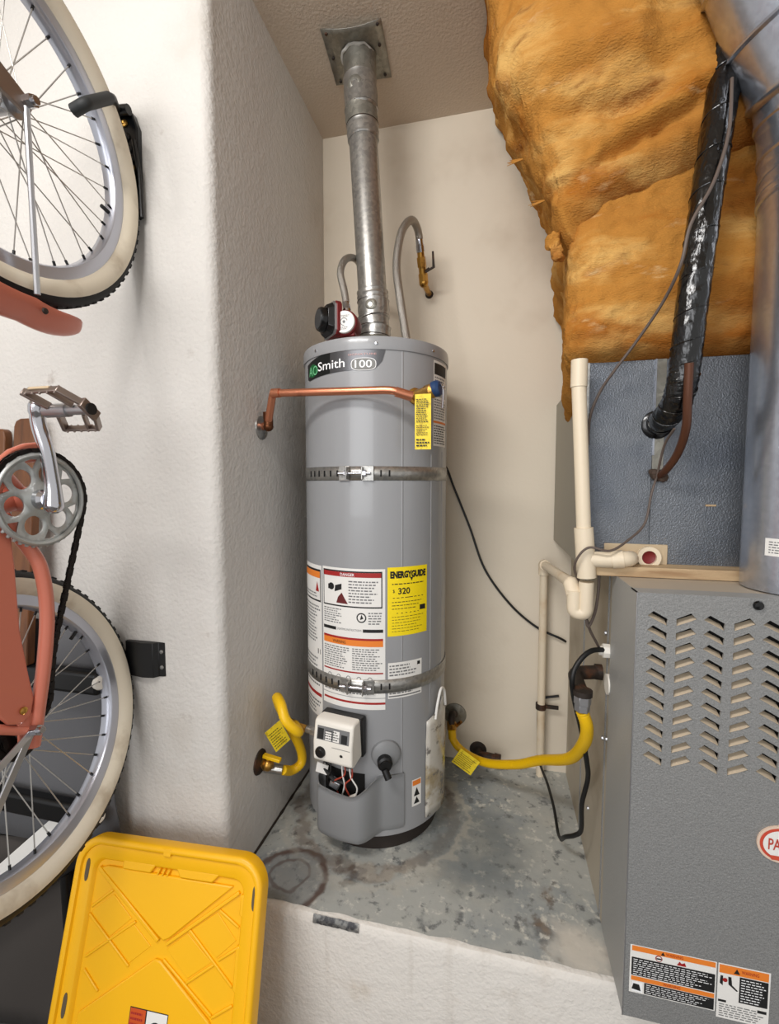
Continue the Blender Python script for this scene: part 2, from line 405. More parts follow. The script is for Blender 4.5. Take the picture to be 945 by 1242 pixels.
for th in (-34, 15, 60):
    g = MB(); g.lathe([(.0045, 0), (.004, .003), (.0001, .004)], cyl(D(th), .367, HR+.003), cyl(D(th), 0, 1)-cyl(D(th), 0, 0), 10); g.build('screw', M_steel, wh)
g = MB()
for th, za, zb in ((33.6, -.98, -.604), (33.6, -.498, -.427), (33.6, -.230, .35), (60, -.64, .08), (76, -.975, .09)): g.grid([[cyl(D(th)+a/HR, z, HR+.0012*(1-abs(a)/.0035)) for a in (-.0035, 0, .0035)] for z in (za, zb)])
g.build('jacket_seam', M_tank, wh)

# badge
p = Print(cylfn(0, 0)); 
out = []
T0, T1 = D(-49), D(21.5)
top = [(T0*HR + (T1-T0)*HR*i/14, .338 + .016*math.sin(PI*.5*min(1, i/6))) for i in range(15)]
bot = [(D(-49)*HR+.004, .296)] + [(D(-46)*HR + (D(14)-D(-46))*HR*i/12, .291+.010*math.sin(PI*.5*i/12)) for i in range(13)] + [(D(19)*HR, .322)]
N_ = 24
def edge(pts, t):
    u = pts[0][0]+(pts[-1][0]-pts[0][0])*t
    for a, b in zip(pts, pts[1:]):
        if a[0] <= u <= b[0]+1e-9:
            k = (u-a[0])/max(1e-9, b[0]-a[0]); return (u, a[1]+(b[1]-a[1])*k)
    return pts[-1]
rows = [[p.fn(*edge(bot, i/N_), .0015) for i in range(N_+1)], [p.fn(*edge(top, i/N_), .0015) for i in range(N_+1)]]
nb = int(N_*.45)
p.grid([r[:nb+1] for r in rows], M_badge_d); p.grid([r[nb:] for r in rows], M_badge)
p.disc(D(-39.5)*HR, .316, .022, M_green, .0017, ry=.018)
bd = p.build('brand_badge', None, wh, sharp=80)
tag(bd, 'dark metallic name badge near the top')
p = Print(cylfn(0, 0))
p.text('AO', D(-45)*HR, .302, D(-32.5)*HR, .328, mat('light_green_ink', (.45, .75, .55), .5), .0024)
p.text('Smith', D(-32)*HR, .309, D(-7.5)*HR, .333, M_wht_ink, .0024, .006)
p.text('SIGNATURE', D(-5)*HR, .3375, D(15)*HR, .3425, mat('pale_red_ink', (.80, .62, .60), .5), .0022)
lo = [(D(6)*HR + .034*math.copysign(abs(math.cos(q))**.6, math.cos(q)), .314+.0165*math.copysign(abs(math.sin(q))**.7, math.sin(q))) for q in [2*PI*i/28 for i in range(28)]]
p.poly(lo, M_wht_ink, .0019); p.poly([(D(6)*HR+(u-D(6)*HR)*.95, .314+(v-.314)*.92) for u, v in lo], M_badge_l, .0022)
p.text('100', D(0)*HR, .3045, D(12)*HR, .3245, M_wht_ink, .0028, .01)
p.build('badge_lettering', None, bd, sharp=80)
# labels on the jacket
def dims(th0, th1): return D(th0)*HR, D(th1)*HR
p = Print(cylfn(0, 0)); a, b = dims(-62, -31)
p.rect(a, -.69, b, -.238, M_white); p.rect(a, -.345, b-.004, -.250, M_ink, .0007); p.rect(a, -.340, b-.007, -.256, M_white, .0009)
p.rect(a, -.275, b-.007, -.256, M_orange, .0012); p.poly([(b-.03, -.315), (b-.012, -.315), (b-.021, -.285)], M_red, .0012)
p.lines(a, -.335, b-.012, -.318, 2, M_grayink, .0012); p.lines(a, -.47, b-.006, -.355, 12, M_grayink, .0008); p.rect(b-.022, -.50, b-.008, -.485, M_ink)
p.rect(a, -.628, b-.004, -.618, M_red, .0009); p.lines(a, -.685, b-.008, -.64, 4, M_grayink, .0009); p.lines(a, -.6, b-.006, -.51, 8, M_grayink, .0009)
tag(p.build('side_label', None, wh, sharp=80), 'narrow white warning label at the left edge')
p = Print(cylfn(0, 0)); a, b = dims(-29.5, 21)
p.rect(a, -.598, b, -.236, M_white); W = b-a
p.rect(a+.004, -.345, b-.008, -.243, M_ink, .0007); p.rect(a+.007, -.341, b-.011, -.247, M_white, .0009)
p.rect(a+.007, -.260, b-.011, -.247, M_red, .0012); p.text('DANGER', a+W*.34, -.2575, a+W*.56, -.2495, M_wht_ink, .0016, .01)
p.disc(a+W*.18, -.290, .010, M_ink, .0012); p.rect(a+W*.12, -.298, a+W*.16, -.284, M_ink, .0012); p.poly([(a+W*.24, -.304), (a+W*.36, -.296), (a+W*.36, -.28), (a+W*.25, -.286)], M_ink, .0012)
p.poly([(a+W*.27, -.335), (a+W*.46, -.336), (a+W*.36, -.305), (a+W*.30, -.318)], mat('brown_red_ink', (.38, .10, .10), .5), .0012)
p.lines(a+W*.47, -.334, b-.018, -.268, 8, M_grayink, .0012)
p.lines(a+.006, -.395, a+W*.36, -.350, 7, M_grayink); p.disc(a+W*.66, -.372, .014, M_ink, .0009); p.disc(a+W*.66, -.372, .0105, M_white, .0011); p.poly([(a+W*.64, -.378), (a+W*.69, -.374), (a+W*.66, -.362)], M_ink, .0013)
p.lines(a+W*.76, -.392, b-.006, -.355, 5, M_grayink)
p.rect(a+.004, -.413, a+W*.26, -.404, M_ink, .0009); p.rect(a+W*.68, -.413, b-.006, -.404, M_ink, .0009); p.text('LIGHTING INSTRUCTIONS', a+W*.28, -.411, a+W*.66, -.405, M_grayink, .0009)
p.rect(a+.004, -.436, b-.006, -.430, M_red, .0009); p.rect(a+.004, -.453, b-.006, -.436, M_orange, .0009); p.text('WARNING', a+W*.2, -.449, a+W*.42, -.4405, M_ink, .0013)
p.lines(a+.006, -.522, a+W*.48, -.458, 10, M_grayink); p.lines(a+W*.52, -.522, b-.008, -.458, 10, M_grayink)
p.rect(a+.004, -.530, b-.006, -.526, M_red, .0009)
for k in range(5): p.disc(a+W*(.14+.16*k), -.546, .007, M_grayink, .0009, 10); p.disc(a+W*(.14+.16*k), -.546, .005, M_white, .0011, 10)
p.lines(a+.006, -.592, b-.008, -.558, 4, M_grayink); 
tag(p.build('safety_label', None, wh, sharp=80), 'large white safety label with red and orange bars')
p = Print(cylfn(0, 0)); a, b = dims(22.6, 55.5); W = b-a
p.rect(a, -.425, b, -.232, M_yel_lbl)
p.text('ENERGYGUIDE', a+W*.06, -.263, a+W*.95, -.243, M_ink, .0012, .055); p.poly([(a+W*.52, -.262), (a+W*.60, -.262), (a+W*.56, -.272)], M_ink, .0012)
p.lines(a+W*.1, -.283, b-W*.1, -.274, 1, M_ink, .0008, .3); p.text('$', a+W*.12, -.304, a+W*.16, -.294, M_ink); p.text('320', a+W*.24, -.308, a+W*.52, -.290, M_ink, .0012, .02)
p.rect(a+W*.12, -.319, b-W*.12, -.317, M_ink); p.lines(a+W*.1, -.352, b-W*.1, -.324, 3, M_ink, .0008, .2); p.rect(a+W*.78, -.358, a+W*.94, -.344, M_ink, .0012)
p.rect(a+W*.1, -.362, a+W*.75, -.360, M_ink); p.lines(a+W*.1, -.415, b-W*.08, -.366, 6, M_ink, .0008, .16)
tag(p.build('energy_label', None, wh, sharp=80), 'yellow energy guide label')
p = Print(cylfn(0, 0)); a, b = dims(23, 50.5); W = b-a
p.rect(a, -.602, b, -.500, M_white, .0003); p.lines(a+.004, -.54, b-.02, -.505, 4, M_grayink); p.rect(b-.016, -.516, b-.006, -.506, M_ink)
p.rect(a+.002, -.598, b-.004, -.594, M_grayink); p.lines(a+.004, -.592, b-.006, -.575, 2, M_grayink)
tag(p.build('rating_label', None, wh, sharp=80), 'small white rating label behind the lower strap')
p = Print(cylfn(0, 0)); a, b = dims(-29.5, 21)
p.rect(a, -.632, b, -.600, M_white, .0003); p.rect(a+.004, -.617, b, -.611, M_red, .0007); p.build('label_footer', None, wh, sharp=80)
p = Print(cylfn(0, 0)); a, b = dims(62, 84)
p.rect(a, .275, b, .345, M_white, .0003); p.rect(a+.004, .306, b-.003, .338, M_ink, .0007); p.lines(a+.006, .278, b, .302, 3, M_grayink)
p.rect(a, .105, b, .245, M_white, .0003); p.rect(a, .17, b, .176, M_orange, .0007); p.lines(a+.003, .11, b-.003, .165, 8, M_ink); p.lines(a+.003, .18, b-.003, .24, 8, M_grayink)
tag(p.build('instruction_label', None, wh, sharp=80), 'white instruction label on the right side')
p = Print(cylfn(0, 0)); a, b = dims(42, 50.5)
p.rect(a, -.935, b, -.855, M_white); p.rect(a+.002, -.873, b-.002, -.858, M_orange, .0008); p.poly([(a+.006, -.905), (b-.006, -.905), ((a+b)/2, -.88)], M_ink); p.poly([(a+.006, -.928), (b-.006, -.928), ((a+b)/2, -.908)], M_ink)
tag(p.build('flame_label', None, wh, sharp=80), 'small orange topped flammable vapour label')

# burner shroud: a bulging open-topped cover at the foot
def shr(th):
    t = math.degrees(th)
    k = 0 if t > 20 else (1 if t < 2 else .5+.5*math.cos(PI*(t-2)/18))
    if t < -22: k *= max(0, (t+31)/9)**.5
    return HR+.005+.050*k
def ztop(th):
    t = math.degrees(th)
    if t < -2: return -.842 - .014*(t+31)/29
    if t < 16: return -.856 + .034*(.5-.5*math.cos(PI*(t+2)/18))
    return -.822
ths = [D(-31 + 66*i/44) for i in range(45)]
g = MB(); rows = []
for q, inset in ((0, .008), (0.04, 0), (.12, 0), (.86, 0), (.9, .0025), (.96, .0025), (1, 0)):
    rows.append([cyl(t, -.985+(ztop(t)+.985)*q - (.006 if q == 0 else 0), shr(t)-inset) for t in ths])
rows.append([cyl(t, ztop(t), shr(t)-.006) for t in ths]); rows.append([cyl(t, -.955, shr(t)-.006) for t in ths])
rows.append([cyl(t, -.965, HR-.004) for t in ths]); rows.append([cyl(t, -.985, shr(t)-.012) for t in ths])
g.grid(rows)
for e in (0, -1): g.prism([rows[0][e], rows[6][e], cyl(ths[e], ztop(ths[e]), HR-.004), cyl(ths[e], -.985, HR-.004)], [cyl(ths[e]+(.02 if e == 0 else -.02), z, r) for z, r in ((-.985, HR), (ztop(ths[e]), HR), (ztop(ths[e]), HR-.004), (-.985, HR-.004))])
tag(g.build('burner_cover', M_tank2, wh, sharp=45), 'bulging grey cover at the foot')
g = MB(); g.grid([[cyl(D(-28+34*i/10), z, HR+.001) for i in range(11)] for z in (-.945, -.86, -.818)]); g.build('burner_opening', M_dark, wh)
# gas control valve
def loc(th):
    o = cyl(th, 0, 0); rad = (cyl(th, 0, 1)-o).normalized(); tan = V((math.cos(th), math.sin(th), 0)); return o, rad, tan
o_, rad, tan = loc(D(-9.5))
def gl(t, d, z): return o_ + tan*(t*1.14+.003) + rad*d + V((0, 0, -.700+(z+.743)*.95 if z > -.83 else z+.036))
g = MB(); prof = [(.225, -.795), (.285, -.806), (.299, -.795), (.299, -.745), (.288, -.686), (.276, -.680), (.225, -.684)]
g.prism([gl(-.052, d, z) for d, z in prof], [gl(.052, d, z) for d, z in prof])
gc = g.build('gas_control', M_offw, wh, bevel=.006, seg=3); tag(gc, 'off white gas control valve box')
g = MB(); g.prism([gl(-.054, d, z) for d, z in ((.219, -.80), (.240, -.80), (.250, -.682), (.219, -.682))], [gl(.056, d, z) for d, z in ((.219, -.80), (.240, -.80), (.250, -.682), (.219, -.682))]); g.build('control_back_plate', M_black, gc, bevel=.004)
fn = lambda u, v, lift: gl(u, .299-.011*((v+.745)/.059)+lift, v)
p = Print(fn, .2); p.rect(-.042, -.735, .044, -.698, M_grayink, .0006)
for k in range(4): p.rect(-.040+.021*k, -.733, -.024+.021*k, -.704-.006*(k % 2), M_ink if k in (0, 3) else M_white, .001)
p.lines(-.02, -.731, .02, -.705, 4, M_ink, .0012, .4, .006); p.build('control_panel', None, gc)
g = MB(); g.lathe([(.015, 0), (.0145, .006), (.011, .010), (.0001, .010)], gl(-.030, .299, -.770), rad, 20); g.build('knob', M_black, gc)
p = Print(lambda u, v, lift: gl(u, .2995+lift, v), .2); p.rect(.0, -.750, .048, -.7487, M_grayink); p.disc(.025, -.768, .004, M_ink); p.build('control_marking', None, gc)
g = MB(); g.tube([gl(-.045, .245, -.755), gl(-.085, .245, -.752)], .013, 6); g.tube([gl(-.08, .245, -.752), gl(-.10, .245, -.75)], .010, 12); g.build('inlet_nut', M_galv, gc, bevel=.001)
for t in (-.03, .03): 
    g = MB(); g.box(gl(t, .262, -.812), (.02, .02, .016)); g.build('outlet_stub', M_black, gc, bevel=.002)
# control wires
for k, (t0, t1, m) in enumerate(((-.028, -.030, M_cord), (.004, .0, M_white), (.010, -.012, M_rope), (.026, .034, M_white), (.030, .020, M_rope))):
    g = MB(); g.tube(spline([gl(t0, .255, -.803), gl(t0+.006, .262, -.835), gl(t1+(.012 if k % 2 else -.006), .255, -.87), gl(t1, .242, -.91)]), .0022, 6); g.build('control_wire', m, wh)
g = MB(); g.box(gl(-.052, .252, -.843), (.034, .003, .028), Matrix.Rotation(.2, 3, 'Y')); g.build('wire_tag', M_white, wh)
g = MB(); g.box(gl(-.018, .246, -.880), (.030, .02, .024), Matrix.Rotation(.4, 3, 'Y')); g.build('wire_plug', M_alu, wh, bevel=.004)
g = MB(); g.box(gl(.034, .250, -.905), (.022, .012, .016), Matrix.Rotation(-.5, 3, 'Y')); g.build('wire_plug', M_offw, wh, bevel=.002)
g = MB(); g.tube([gl(-.056, .245, -.835), gl(-.02, .254, -.865), gl(.012, .25, -.868)], .006, 8); g.build('pilot_tube', M_black, wh)
# igniter port
o2, rad2, tan2 = loc(D(21.5))
g = MB(); g.lathe([(.042, 0), (.040, .008), (.030, .015), (.0001, .017)], cyl(D(21.5), -.760, HR-.002), rad2, 28); ig = g.build('igniter_port', M_tank2, wh)
g = MB(); q = cyl(D(20), -.772, HR+.012); g.lathe([(.021, 0), (.021, .016), (.016, .020), (.016, .026), (.0001, .026)], q, rad2+V((0,0,-.1)), 18); g.tube([q+V((.006, -.02, -.012)), q+V((.018, -.026, -.034))], .010, 10); g.build('igniter_button', M_black, ig)
# relief valve
o3, rad3, tan3 = loc(D(43))
g = MB(); g.lathe([(.022, -.01), (.022, .006), (.0155, .008), (.0155, .06), (.019, .062), (.019, .09), (.012, .096), (.0001, .096)], cyl(D(43), .235, HR), rad3, 14); rv = g.build('relief_valve', M_brass, wh)
tag(rv, 'brass pressure relief valve')
g = MB(); q = cyl(D(43), .238, HR+.075); g.lathe([(.020, .008), (.021, .016), (.021, .024), (.016, .03), (.0001, .03)], q, V((1, -.35, .1)), 16); g.build('relief_cap', M_blue, rv)
g = MB(); g.tube(spline([q+V((.025, -.01, .012)), q+V((.036, -.02, 0)), q+V((.034, -.02, -.05))]), .003, 8); g.build('relief_lever', M_steel, rv)

# discharge pipe (copper)
cp = thing('discharge_pipe', 'bent copper relief pipe crossing the front of the heater top', 'pipe', (-.64, 1.2, .15))
ex = V((-0.2125, 1.1550, 0.2185)); el = V((-0.5971, 1.1550, 0.2438)); ed = V((-0.6318, 1.1850, 0.1706))
g = MB(); g.tube(fillet([ex, V((-0.2522, 1.1400, 0.2318)), V((-0.2779, 1.1400, 0.2351)), el+V((0,0,0)), V((el.x-.006, 1.16, el.z-.004)), ed+V((0,0,-.006)), V((-.662, ed.y+.012, ed.z-.014))], .016), .0105, 14); g.build('copper_tube', M_copper, cp)
for a, b in ((ex, V((-0.2526, 1.1420, 0.2302))), (el+V((.02,-.002,0)), el+V((-.004, 0, 0)))):
    g = MB(); g.tube([a, b], .0128, 14); g.build('fitting', M_copper, cp)
g = MB(); g.tube([ed+V((0,0,.028)), ed+V((.001, .001,-.008))], .0135, 14); g.ball(ed+V((.0,.002,-.012)), .0145); g.build('elbow', mat('tarnished_copper', (.42, .26, .17), .4, .9), cp)
g = MB(); g.lathe([(.034, -.001), (.033, .004), (.02, .008), (.012, .009)], V((XL, ed.y+.012, ed.z-.014)), (1, 0, 0), 24); g.build('wall_plate', M_galv, cp)

# yellow tag on the relief valve
t0 = V((-0.2052, 1.1500, 0.2234)); t1 = V((-0.1639, 1.1600, 0.0847)); 
g = MB(); g.box(((t0.x+t1.x)/2, 1.155, (t0.z+t1.z)/2), (abs(t1.x-t0.x), .0015, abs(t0.z-t1.z)), Matrix.Rotation(.03, 3, 'X')); 
yt = g.build('valve_tag', M_yel_tag, None, origin=((t0.x+t1.x)/2, 1.155, (t0.z+t1.z)/2)); tag(yt, 'long yellow paper tag hanging from the relief valve', 'tag')
fn = lambda u, v, lift: V((t0.x+u, 1.152-lift-.03*(v-(t1.z-t0.z)/2), t0.z+v))
hh = t0.z-t1.z; ww = t1.x-t0.x
p = Print(fn, .3); p.lines(.004, -hh*.52, ww-.004, -hh*.08, 13, M_ink, .001, .42, .007); p.lines(.004, -hh*.75, ww-.004, -hh*.55, 6, M_ink, .001, .35, .006); p.lines(.004, -hh*.96, ww-.004, -hh*.80, 3, M_ink, .001, .5, .008)
q = p.build('tag_print', None, yt)

# earthquake straps
def strap(z, label, lift, lo=-1):
    s = thing('tank_strap', label, 'strap', (HX, HY-HR, z), 'metal straps around the heater')
    g = MB(); r = HR+.0015+lift; h = .019
    arc = [D(-180+360*i/120) for i in range(121)]
    L_ = [cyl(t, 0, r) for t in arc]
    g.grid([[q+V((0, 0, z-h)) for q in L_], [q+V((0, 0, z+h)) for q in L_]])
    g.build('band', M_galv, s, thick=.0015)
    for t in list(range(-44, -12, 6)) + list(range(18, 30, 6)):
        g = MB(); g.box(cyl(D(t), z, r+.001), (.004, .002, .017), Matrix.Rotation(D(t), 3, 'Z')); g.build('slot', M_dark, s)
    for t in (-8, 9):
        g = MB(); R3 = Matrix.Rotation(D(t), 3, 'Z'); c = cyl(D(t), z, r+.003)
        g.box(c, (.032, .004, .04), R3); g.box(cyl(D(t+(-1 if t > 0 else 1)*3.5), z, r+.013), (.004, .022, .034), R3); g.build('clamp_bracket', M_galv, s, bevel=.001)
    g = MB(); g.tube([cyl(D(-11), z, r+.015), cyl(D(11), z, r+.015)], .0042, 10); g.tube([cyl(D(-6.5), z, r+.015), cyl(D(-4), z, r+.015)], .009, 6); g.tube([cyl(D(6), z, r+.015), cyl(D(8), z, r+.015)], .009, 6); g.build('bolt', M_steel, s)
    return s
strap(.025, 'galvanised strap around the upper half of the heater', 0)
strap(-.565, 'galvanised strap crossing the warning labels on the lower heater', .001)

# manual pouch on the lower right side
mp = thing('manual_pouch', 'clear plastic manual pouch hanging on the heater right side', 'pouch', cyl(D(68), -.86, HR+.01))
g = MB(); rows = []
for i in range(13):
    z = -.985+.31*i/12
    a0 = 54 + 1.0*i/12; rows.append([cyl(D(a0+(32+(-9 if i == 12 else 0))*j/8), z + (.045*j/8-.02)*max(0, (i-8)/4), HR+.006+.007*math.sin(PI*j/8)+.002*noise.noise((i*.6, j*.7, 5))) for j in range(9)])
g.grid(rows); g.build('pouch_sleeve', M_pouch, mp, thick=.004)
g = MB(); g.tube(spline([cyl(D(63), -.695, HR+.012), cyl(D(65), -.655, HR+.013), cyl(D(70), -.615, HR+.013), cyl(D(77), -.63, HR+.012), cyl(D(80), -.68, HR+.012)]), .004, 8); g.build('hanging_loop', M_white, mp)

# ------------------------------------------------------------------ vent flue
vp = thing('vent_pipe', 'leaning galvanised vent pipe from heater top to ceiling', 'vent pipe', (HX, HY, .391))
vb = V((HX, HY, .391)); vt = V((-.428, 1.405, ZC))
ax = (vt-vb).normalized(); Lv = (vt-vb).length
def vpt(t): return vb + (vt-vb)*t
def seam_ring(t, r): return [(r, t*Lv-.006), (r+.003, t*Lv-.003), (r+.003, t*Lv+.003), (r, t*Lv+.006)]
g = MB(); g.lathe([(.044, .19), (.044, Lv*.72)], vb, ax, 40); g.build('straight_section', M_galv, vp)
g = MB(); g.lathe([(.046, 0), (.047, .03), (.0485, .033), (.047, .036), (.047, .048), (.0495, .052), (.047, .056)], vb, ax, 40)
for k in range(10):
    q = 2*PI*k/10; g.ball(vb+ax*.018+V((math.cos(q)*.046, math.sin(q)*.046, 0)), .0035, None, 8)
g.build('draft_collar', M_galv_d, vp)
# adjustable elbow, lower
def gore(t0, t1, r, tilt, m):
    g = MB(); a = vb+ax*t0; 
    prof = [(r-.0015, 0), (r+.0012, .004), (r+.0005, .012), (r+.0025, (t1-t0)*.5), (r+.0005, t1-t0-.012), (r+.0025, t1-t0-.003), (r-.0015, t1-t0)]
    g.lathe(prof, a, (ax+V(tilt)).normalized(), 40); g.build('elbow_gore', m, vp)
gore(.052, .092, .046, (.10, 0, 0), M_galv); gore(.086, .126, .0465, (-.12, 0, 0), M_galv); gore(.115, .172, .0475, (.03, 0, 0), M_galv); gore(.165, .20, .0465, (0, 0, 0), M_galv)
g = MB(); g.lathe([(.019, -.002), (.015, .002), (.009, .003), (.005, .0005), (.0001, -.001)], vb+ax*.145+V((.004, -.0475, 0)), (0, -1, 0), 20); g.build('pressed_dimple', M_galv_d, vp)
# upper elbow
gore(Lv*.715, Lv*.765, .047, (0, 0, 0), M_galv); gore(Lv*.755, Lv*.82, .0475, (-.05, 0, 0), M_galv_d); gore(Lv*.81, Lv*.915, .049, (0, 0, 0), M_galv); gore(Lv*.905, Lv*.99, .0475, (.06, 0, 0), M_galv_d)
g = MB(); g.lathe([(.022, -.002), (.017, .002), (.010, .003), (.006, .0005), (.0001, -.001)], vb+ax*Lv*.865+V((-.004, -.0485, 0)), (0, -1, -.2), 20); g.build('pressed_dimple', M_galv_d, vp)
for t_, r_, tl in ((.09, .0482, (.10, 0, 0)), (.115, .0486, (-.14, 0, 0)), (.062, .0478, (.12, 0, 0)), (.168, .0488, (.02, 0, 0)), (Lv*.765, .0492, (0, 0, 0)), (Lv*.815, .0496, (-.05, 0, 0)), (Lv*.912, .0505, (.02, 0, 0))):
    g = MB(); g.ring([(r_, -.0012), (r_+.0008, 0), (r_, .0012), (r_-.002, 0)], vb+ax*t_, (ax+V(tl)).normalized(), 40); g.build('joint_groove', M_iron, vp)
g = MB(); g.tube([vpt(.985)+V((math.cos(2*PI*k/20)*.049, math.sin(2*PI*k/20)*.049, .003*math.sin(k*2.3))) for k in range(20)], .005, 8, closed=True); g.build('sealant_ring', mat('grey_sealant', (.70, .69, .66), .8), vp)
cpl = thing('ceiling_plate', 'bent galvanised square plate where the vent meets the ceiling', 'plate', (-.43, 1.40, ZC))
c4 = [V((-0.5084, 1.2965, 1.2920)), V((-0.3322, 1.3074, 1.2920)), V((-0.3460, 1.4999, 1.2920)), V((-0.5282, 1.4880, 1.2920))]
g = MB(); rows = []
for i in range(9):
    rows.append([])
    for j in range(9):
        a, b = i/8, j/8; q = (c4[0]*(1-b)+c4[1]*b)*(1-a) + (c4[3]*(1-b)+c4[2]*b)*a
        q.z = ZC-.004 - (.016*(1-a)**3)*(.3+.7*math.sin(PI*b)) ; rows[-1].append(q)
g.grid(rows); g.build('plate_sheet', M_galv_d, cpl, thick=.0015)
for a, b in ((.08, .08), (.06, .93), (.93, .1), (.92, .9), (.4, .9), (.5, .08)):
    q = (c4[0]*(1-b)+c4[1]*b)*(1-a) + (c4[3]*(1-b)+c4[2]*b)*a; q.z = ZC-.007-.016*(1-a)**3*.4
    g = MB(); g.lathe([(.005, 0), (.004, .003), (.0001, .004)], q, (0, 0, -1), 8); g.build('screw', M_iron, cpl)

# ------------------------------------------------------------------ circulation pump on top of the tank
pm = thing('circulation_pump', 'dark red circulation pump with round pale face on the heater top', 'pump', V((-0.4639, 1.2700, 0.4214)))
pc = V((-0.4226, 1.2450, 0.4493)); 
g = MB(); g.lathe([(.028, .065), (.034, .055), (.036, .03), (.0355, .004), (.033, 0)], pc, (0, 1, 0), 28); g.bx((pc.x-.028, pc.y+.008, pc.z-.036), (pc.x+.026, pc.y+.055, pc.z-.012)); g.bx((pc.x-.05, pc.y+.012, pc.z-.028), (pc.x, pc.y+.05, pc.z+.006)); g.build('pump_housing', M_pump, pm, bevel=.003)
g = MB(); g.lathe([(.031, 0), (.031, -.004), (.0295, -.006), (.0001, -.006)], pc, (0, 1, 0), 30); fp = g.build('face_plate', M_white, pm)
p = Print(lambda u, v, lift: V((pc.x+u, pc.y-.006-lift, pc.z+v)), .2)
for r0 in (.009, ):
    for k in range(20):
        a = 2*PI*k/28+.3; p.poly([(math.cos(a)*r0, math.sin(a)*r0), (math.cos(a)*(r0+.002), math.sin(a)*(r0+.002)), (math.cos(a+.2)*(r0+.002), math.sin(a+.2)*(r0+.002)), (math.cos(a+.2)*r0, math.sin(a+.2)*r0)], M_grayink)
p.lines(-.017, .012, .018, .019, 2, M_grayink, .0008, .4, .006); p.lines(-.02, -.004, -.011, .010, 3, M_grayink, .0008, .4, .006); p.lines(-.013, -.022, .013, -.013, 2, M_grayink, .0008, .4, .006); p.disc(0, 0, .004, M_grayink)
p.build('face_print', None, fp)
mc = V((-0.4998, 1.2350, 0.4702))
mdir = V((-.74, -.67, .0)).normalized(); mside = V((0, 0, 1))
mb_ = V((pc.x-.040, pc.y+.030, pc.z+.014))
def pl(d, s, z): 
    t = mdir.cross(V((0,0,1))); return mb_ + mdir*d + t*s + V((0, 0, z))
g = MB()
sq = lambda h, c: [(-h, -h+c), (-h+c, -h), (h-c, -h), (h, -h+c), (h, h-c), (h-c, h), (-h+c, h), (-h, h-c)]
g.prism([pl(-.004, a, b) for a, b in sq(.047, .010)], [pl(.012, a, b) for a, b in sq(.047, .010)]); g.build('mounting_flange', M_pump, pm, bevel=.002)
g = MB(); g.prism([pl(.012, a, b) for a, b in sq(.045, .010)], [pl(.018, a, b) for a, b in sq(.045, .010)]); g.build('gasket', M_alu, pm)
g = MB(); g.prism([pl(.018, a, b) for a, b in sq(.043, .014)], [pl(.034, a, b) for a, b in sq(.036, .014)]); g.lathe([(.034, .030), (.034, .044), (.031, .050), (.0001, .050)], mb_, mdir, 24); g.build('motor_cap', M_blk_g, pm, bevel=.001)
g = MB(); g.lathe([(.027, 0), (.026, .002), (.0001, .002)], mb_+mdir*.050, mdir, 20); g.build('motor_badge', mat('charcoal_badge', (.2, .21, .22), .3), pm)
g = MB(); g.lathe([(.013, .391-pc.z), (.013, -.03)], pc+V((0, .03, 0)), (0, 0, 1), 14); g.build('inlet_stub', M_iron, pm)

# flexible connectors
def flex(name, pts, label, r, nuts, k=10):
    s = thing(name, label, 'hose', pts[0], None)
    c = spline(pts, k); g = MB(); g.tube(c, r, 14); g.build('braided_sleeve', M_braid, s)
    g = MB(); d0 = (V(c[1])-V(c[0])).normalized(); g.lathe([(r*1.15, -.006), (r*1.2, .012), (r*1.05, .014), (r*1.05, .034), (r, .036)], V(c[0]), d0, 12); g.build('hose_nut', M_steel, s)
    d1 = (V(c[-2])-V(c[-1])).normalized(); g = MB(); g.lathe([(r*1.2, -.004), (r*1.2, .016), (r*1.05, .018), (r*1.05, .032), (r, .034)], V(c[-1]), d1, 12); g.build('hose_nut', M_steel, s)
    return s
flex('water_hose', [pc+V((.0, .026, .032)), V((-0.4356, 1.2850, 0.5473)), V((-0.4529, 1.3000, 0.6133)), V((-0.4484, 1.3400, 0.6685)), V((-0.4396, 1.4200, 0.6995)), V((-0.4332, 1.5200, 0.6802)), V((-0.4461, 1.6300, 0.6930)), V((-0.4626, 1.7020, 0.7143))], 'short braided steel hose looping from the red pump behind the vent', .0105, 0)
hx = V((-.262, 1.36, .391))
flex('water_hose', [hx, V((-0.2906, 1.3700, 0.5553)), V((-0.3074, 1.4000, 0.6663)), V((-0.3004, 1.4400, 0.7782)), V((-0.2786, 1.4900, 0.8395)), V((-0.2656, 1.5400, 0.8308)), V((-0.2621, 1.5700, 0.7815))], 'tall braided steel hose arching from the heater top to the brass valve', .0125, 0)
sv = thing('shutoff_valve', 'small brass shutoff valve on the back wall right of the vent', 'valve', V((-0.2617, 1.6600, 0.7163)))
va = V((-0.2621, 1.5700, 0.7788)); vb2 = V((-0.2582, 1.6000, 0.7185)); vc = V((-0.2567, 1.6100, 0.6922))
g = MB(); g.tube([va, va.lerp(vb2, .45)], .012, 14); g.tube([va.lerp(vb2, .25), va.lerp(vb2, .7)], .0155, 6); g.tube([va.lerp(vb2, .6), vb2], .013, 14); g.tube([vb2, vc], .016, 8); g.ball(vc, .0165); g.tube([vc, V((vc.x+.006, YB-.002, vc.z-.004))], .010, 12); g.build('valve_body', M_brass, sv)
g = MB(); hb = V((-0.2388, 1.5850, 0.7264)); g.tube([vb2, hb+V((0.004,0,0))], .005, 8); g.tube([V((-0.2465, 1.5800, 0.7141)), V((-0.2184, 1.5800, 0.7275)), V((-0.2215, 1.5800, 0.7790))], [.004, .005, .0035], 8); g.build('valve_handle', M_iron, sv)
g = MB(); g.lathe([(.015, -.001), (.014, .004), (.011, .008)], V((vc.x+.006, YB, vc.z-.004)), (0, -1, 0), 20); g.build('wall_plate', M_iron, sv)

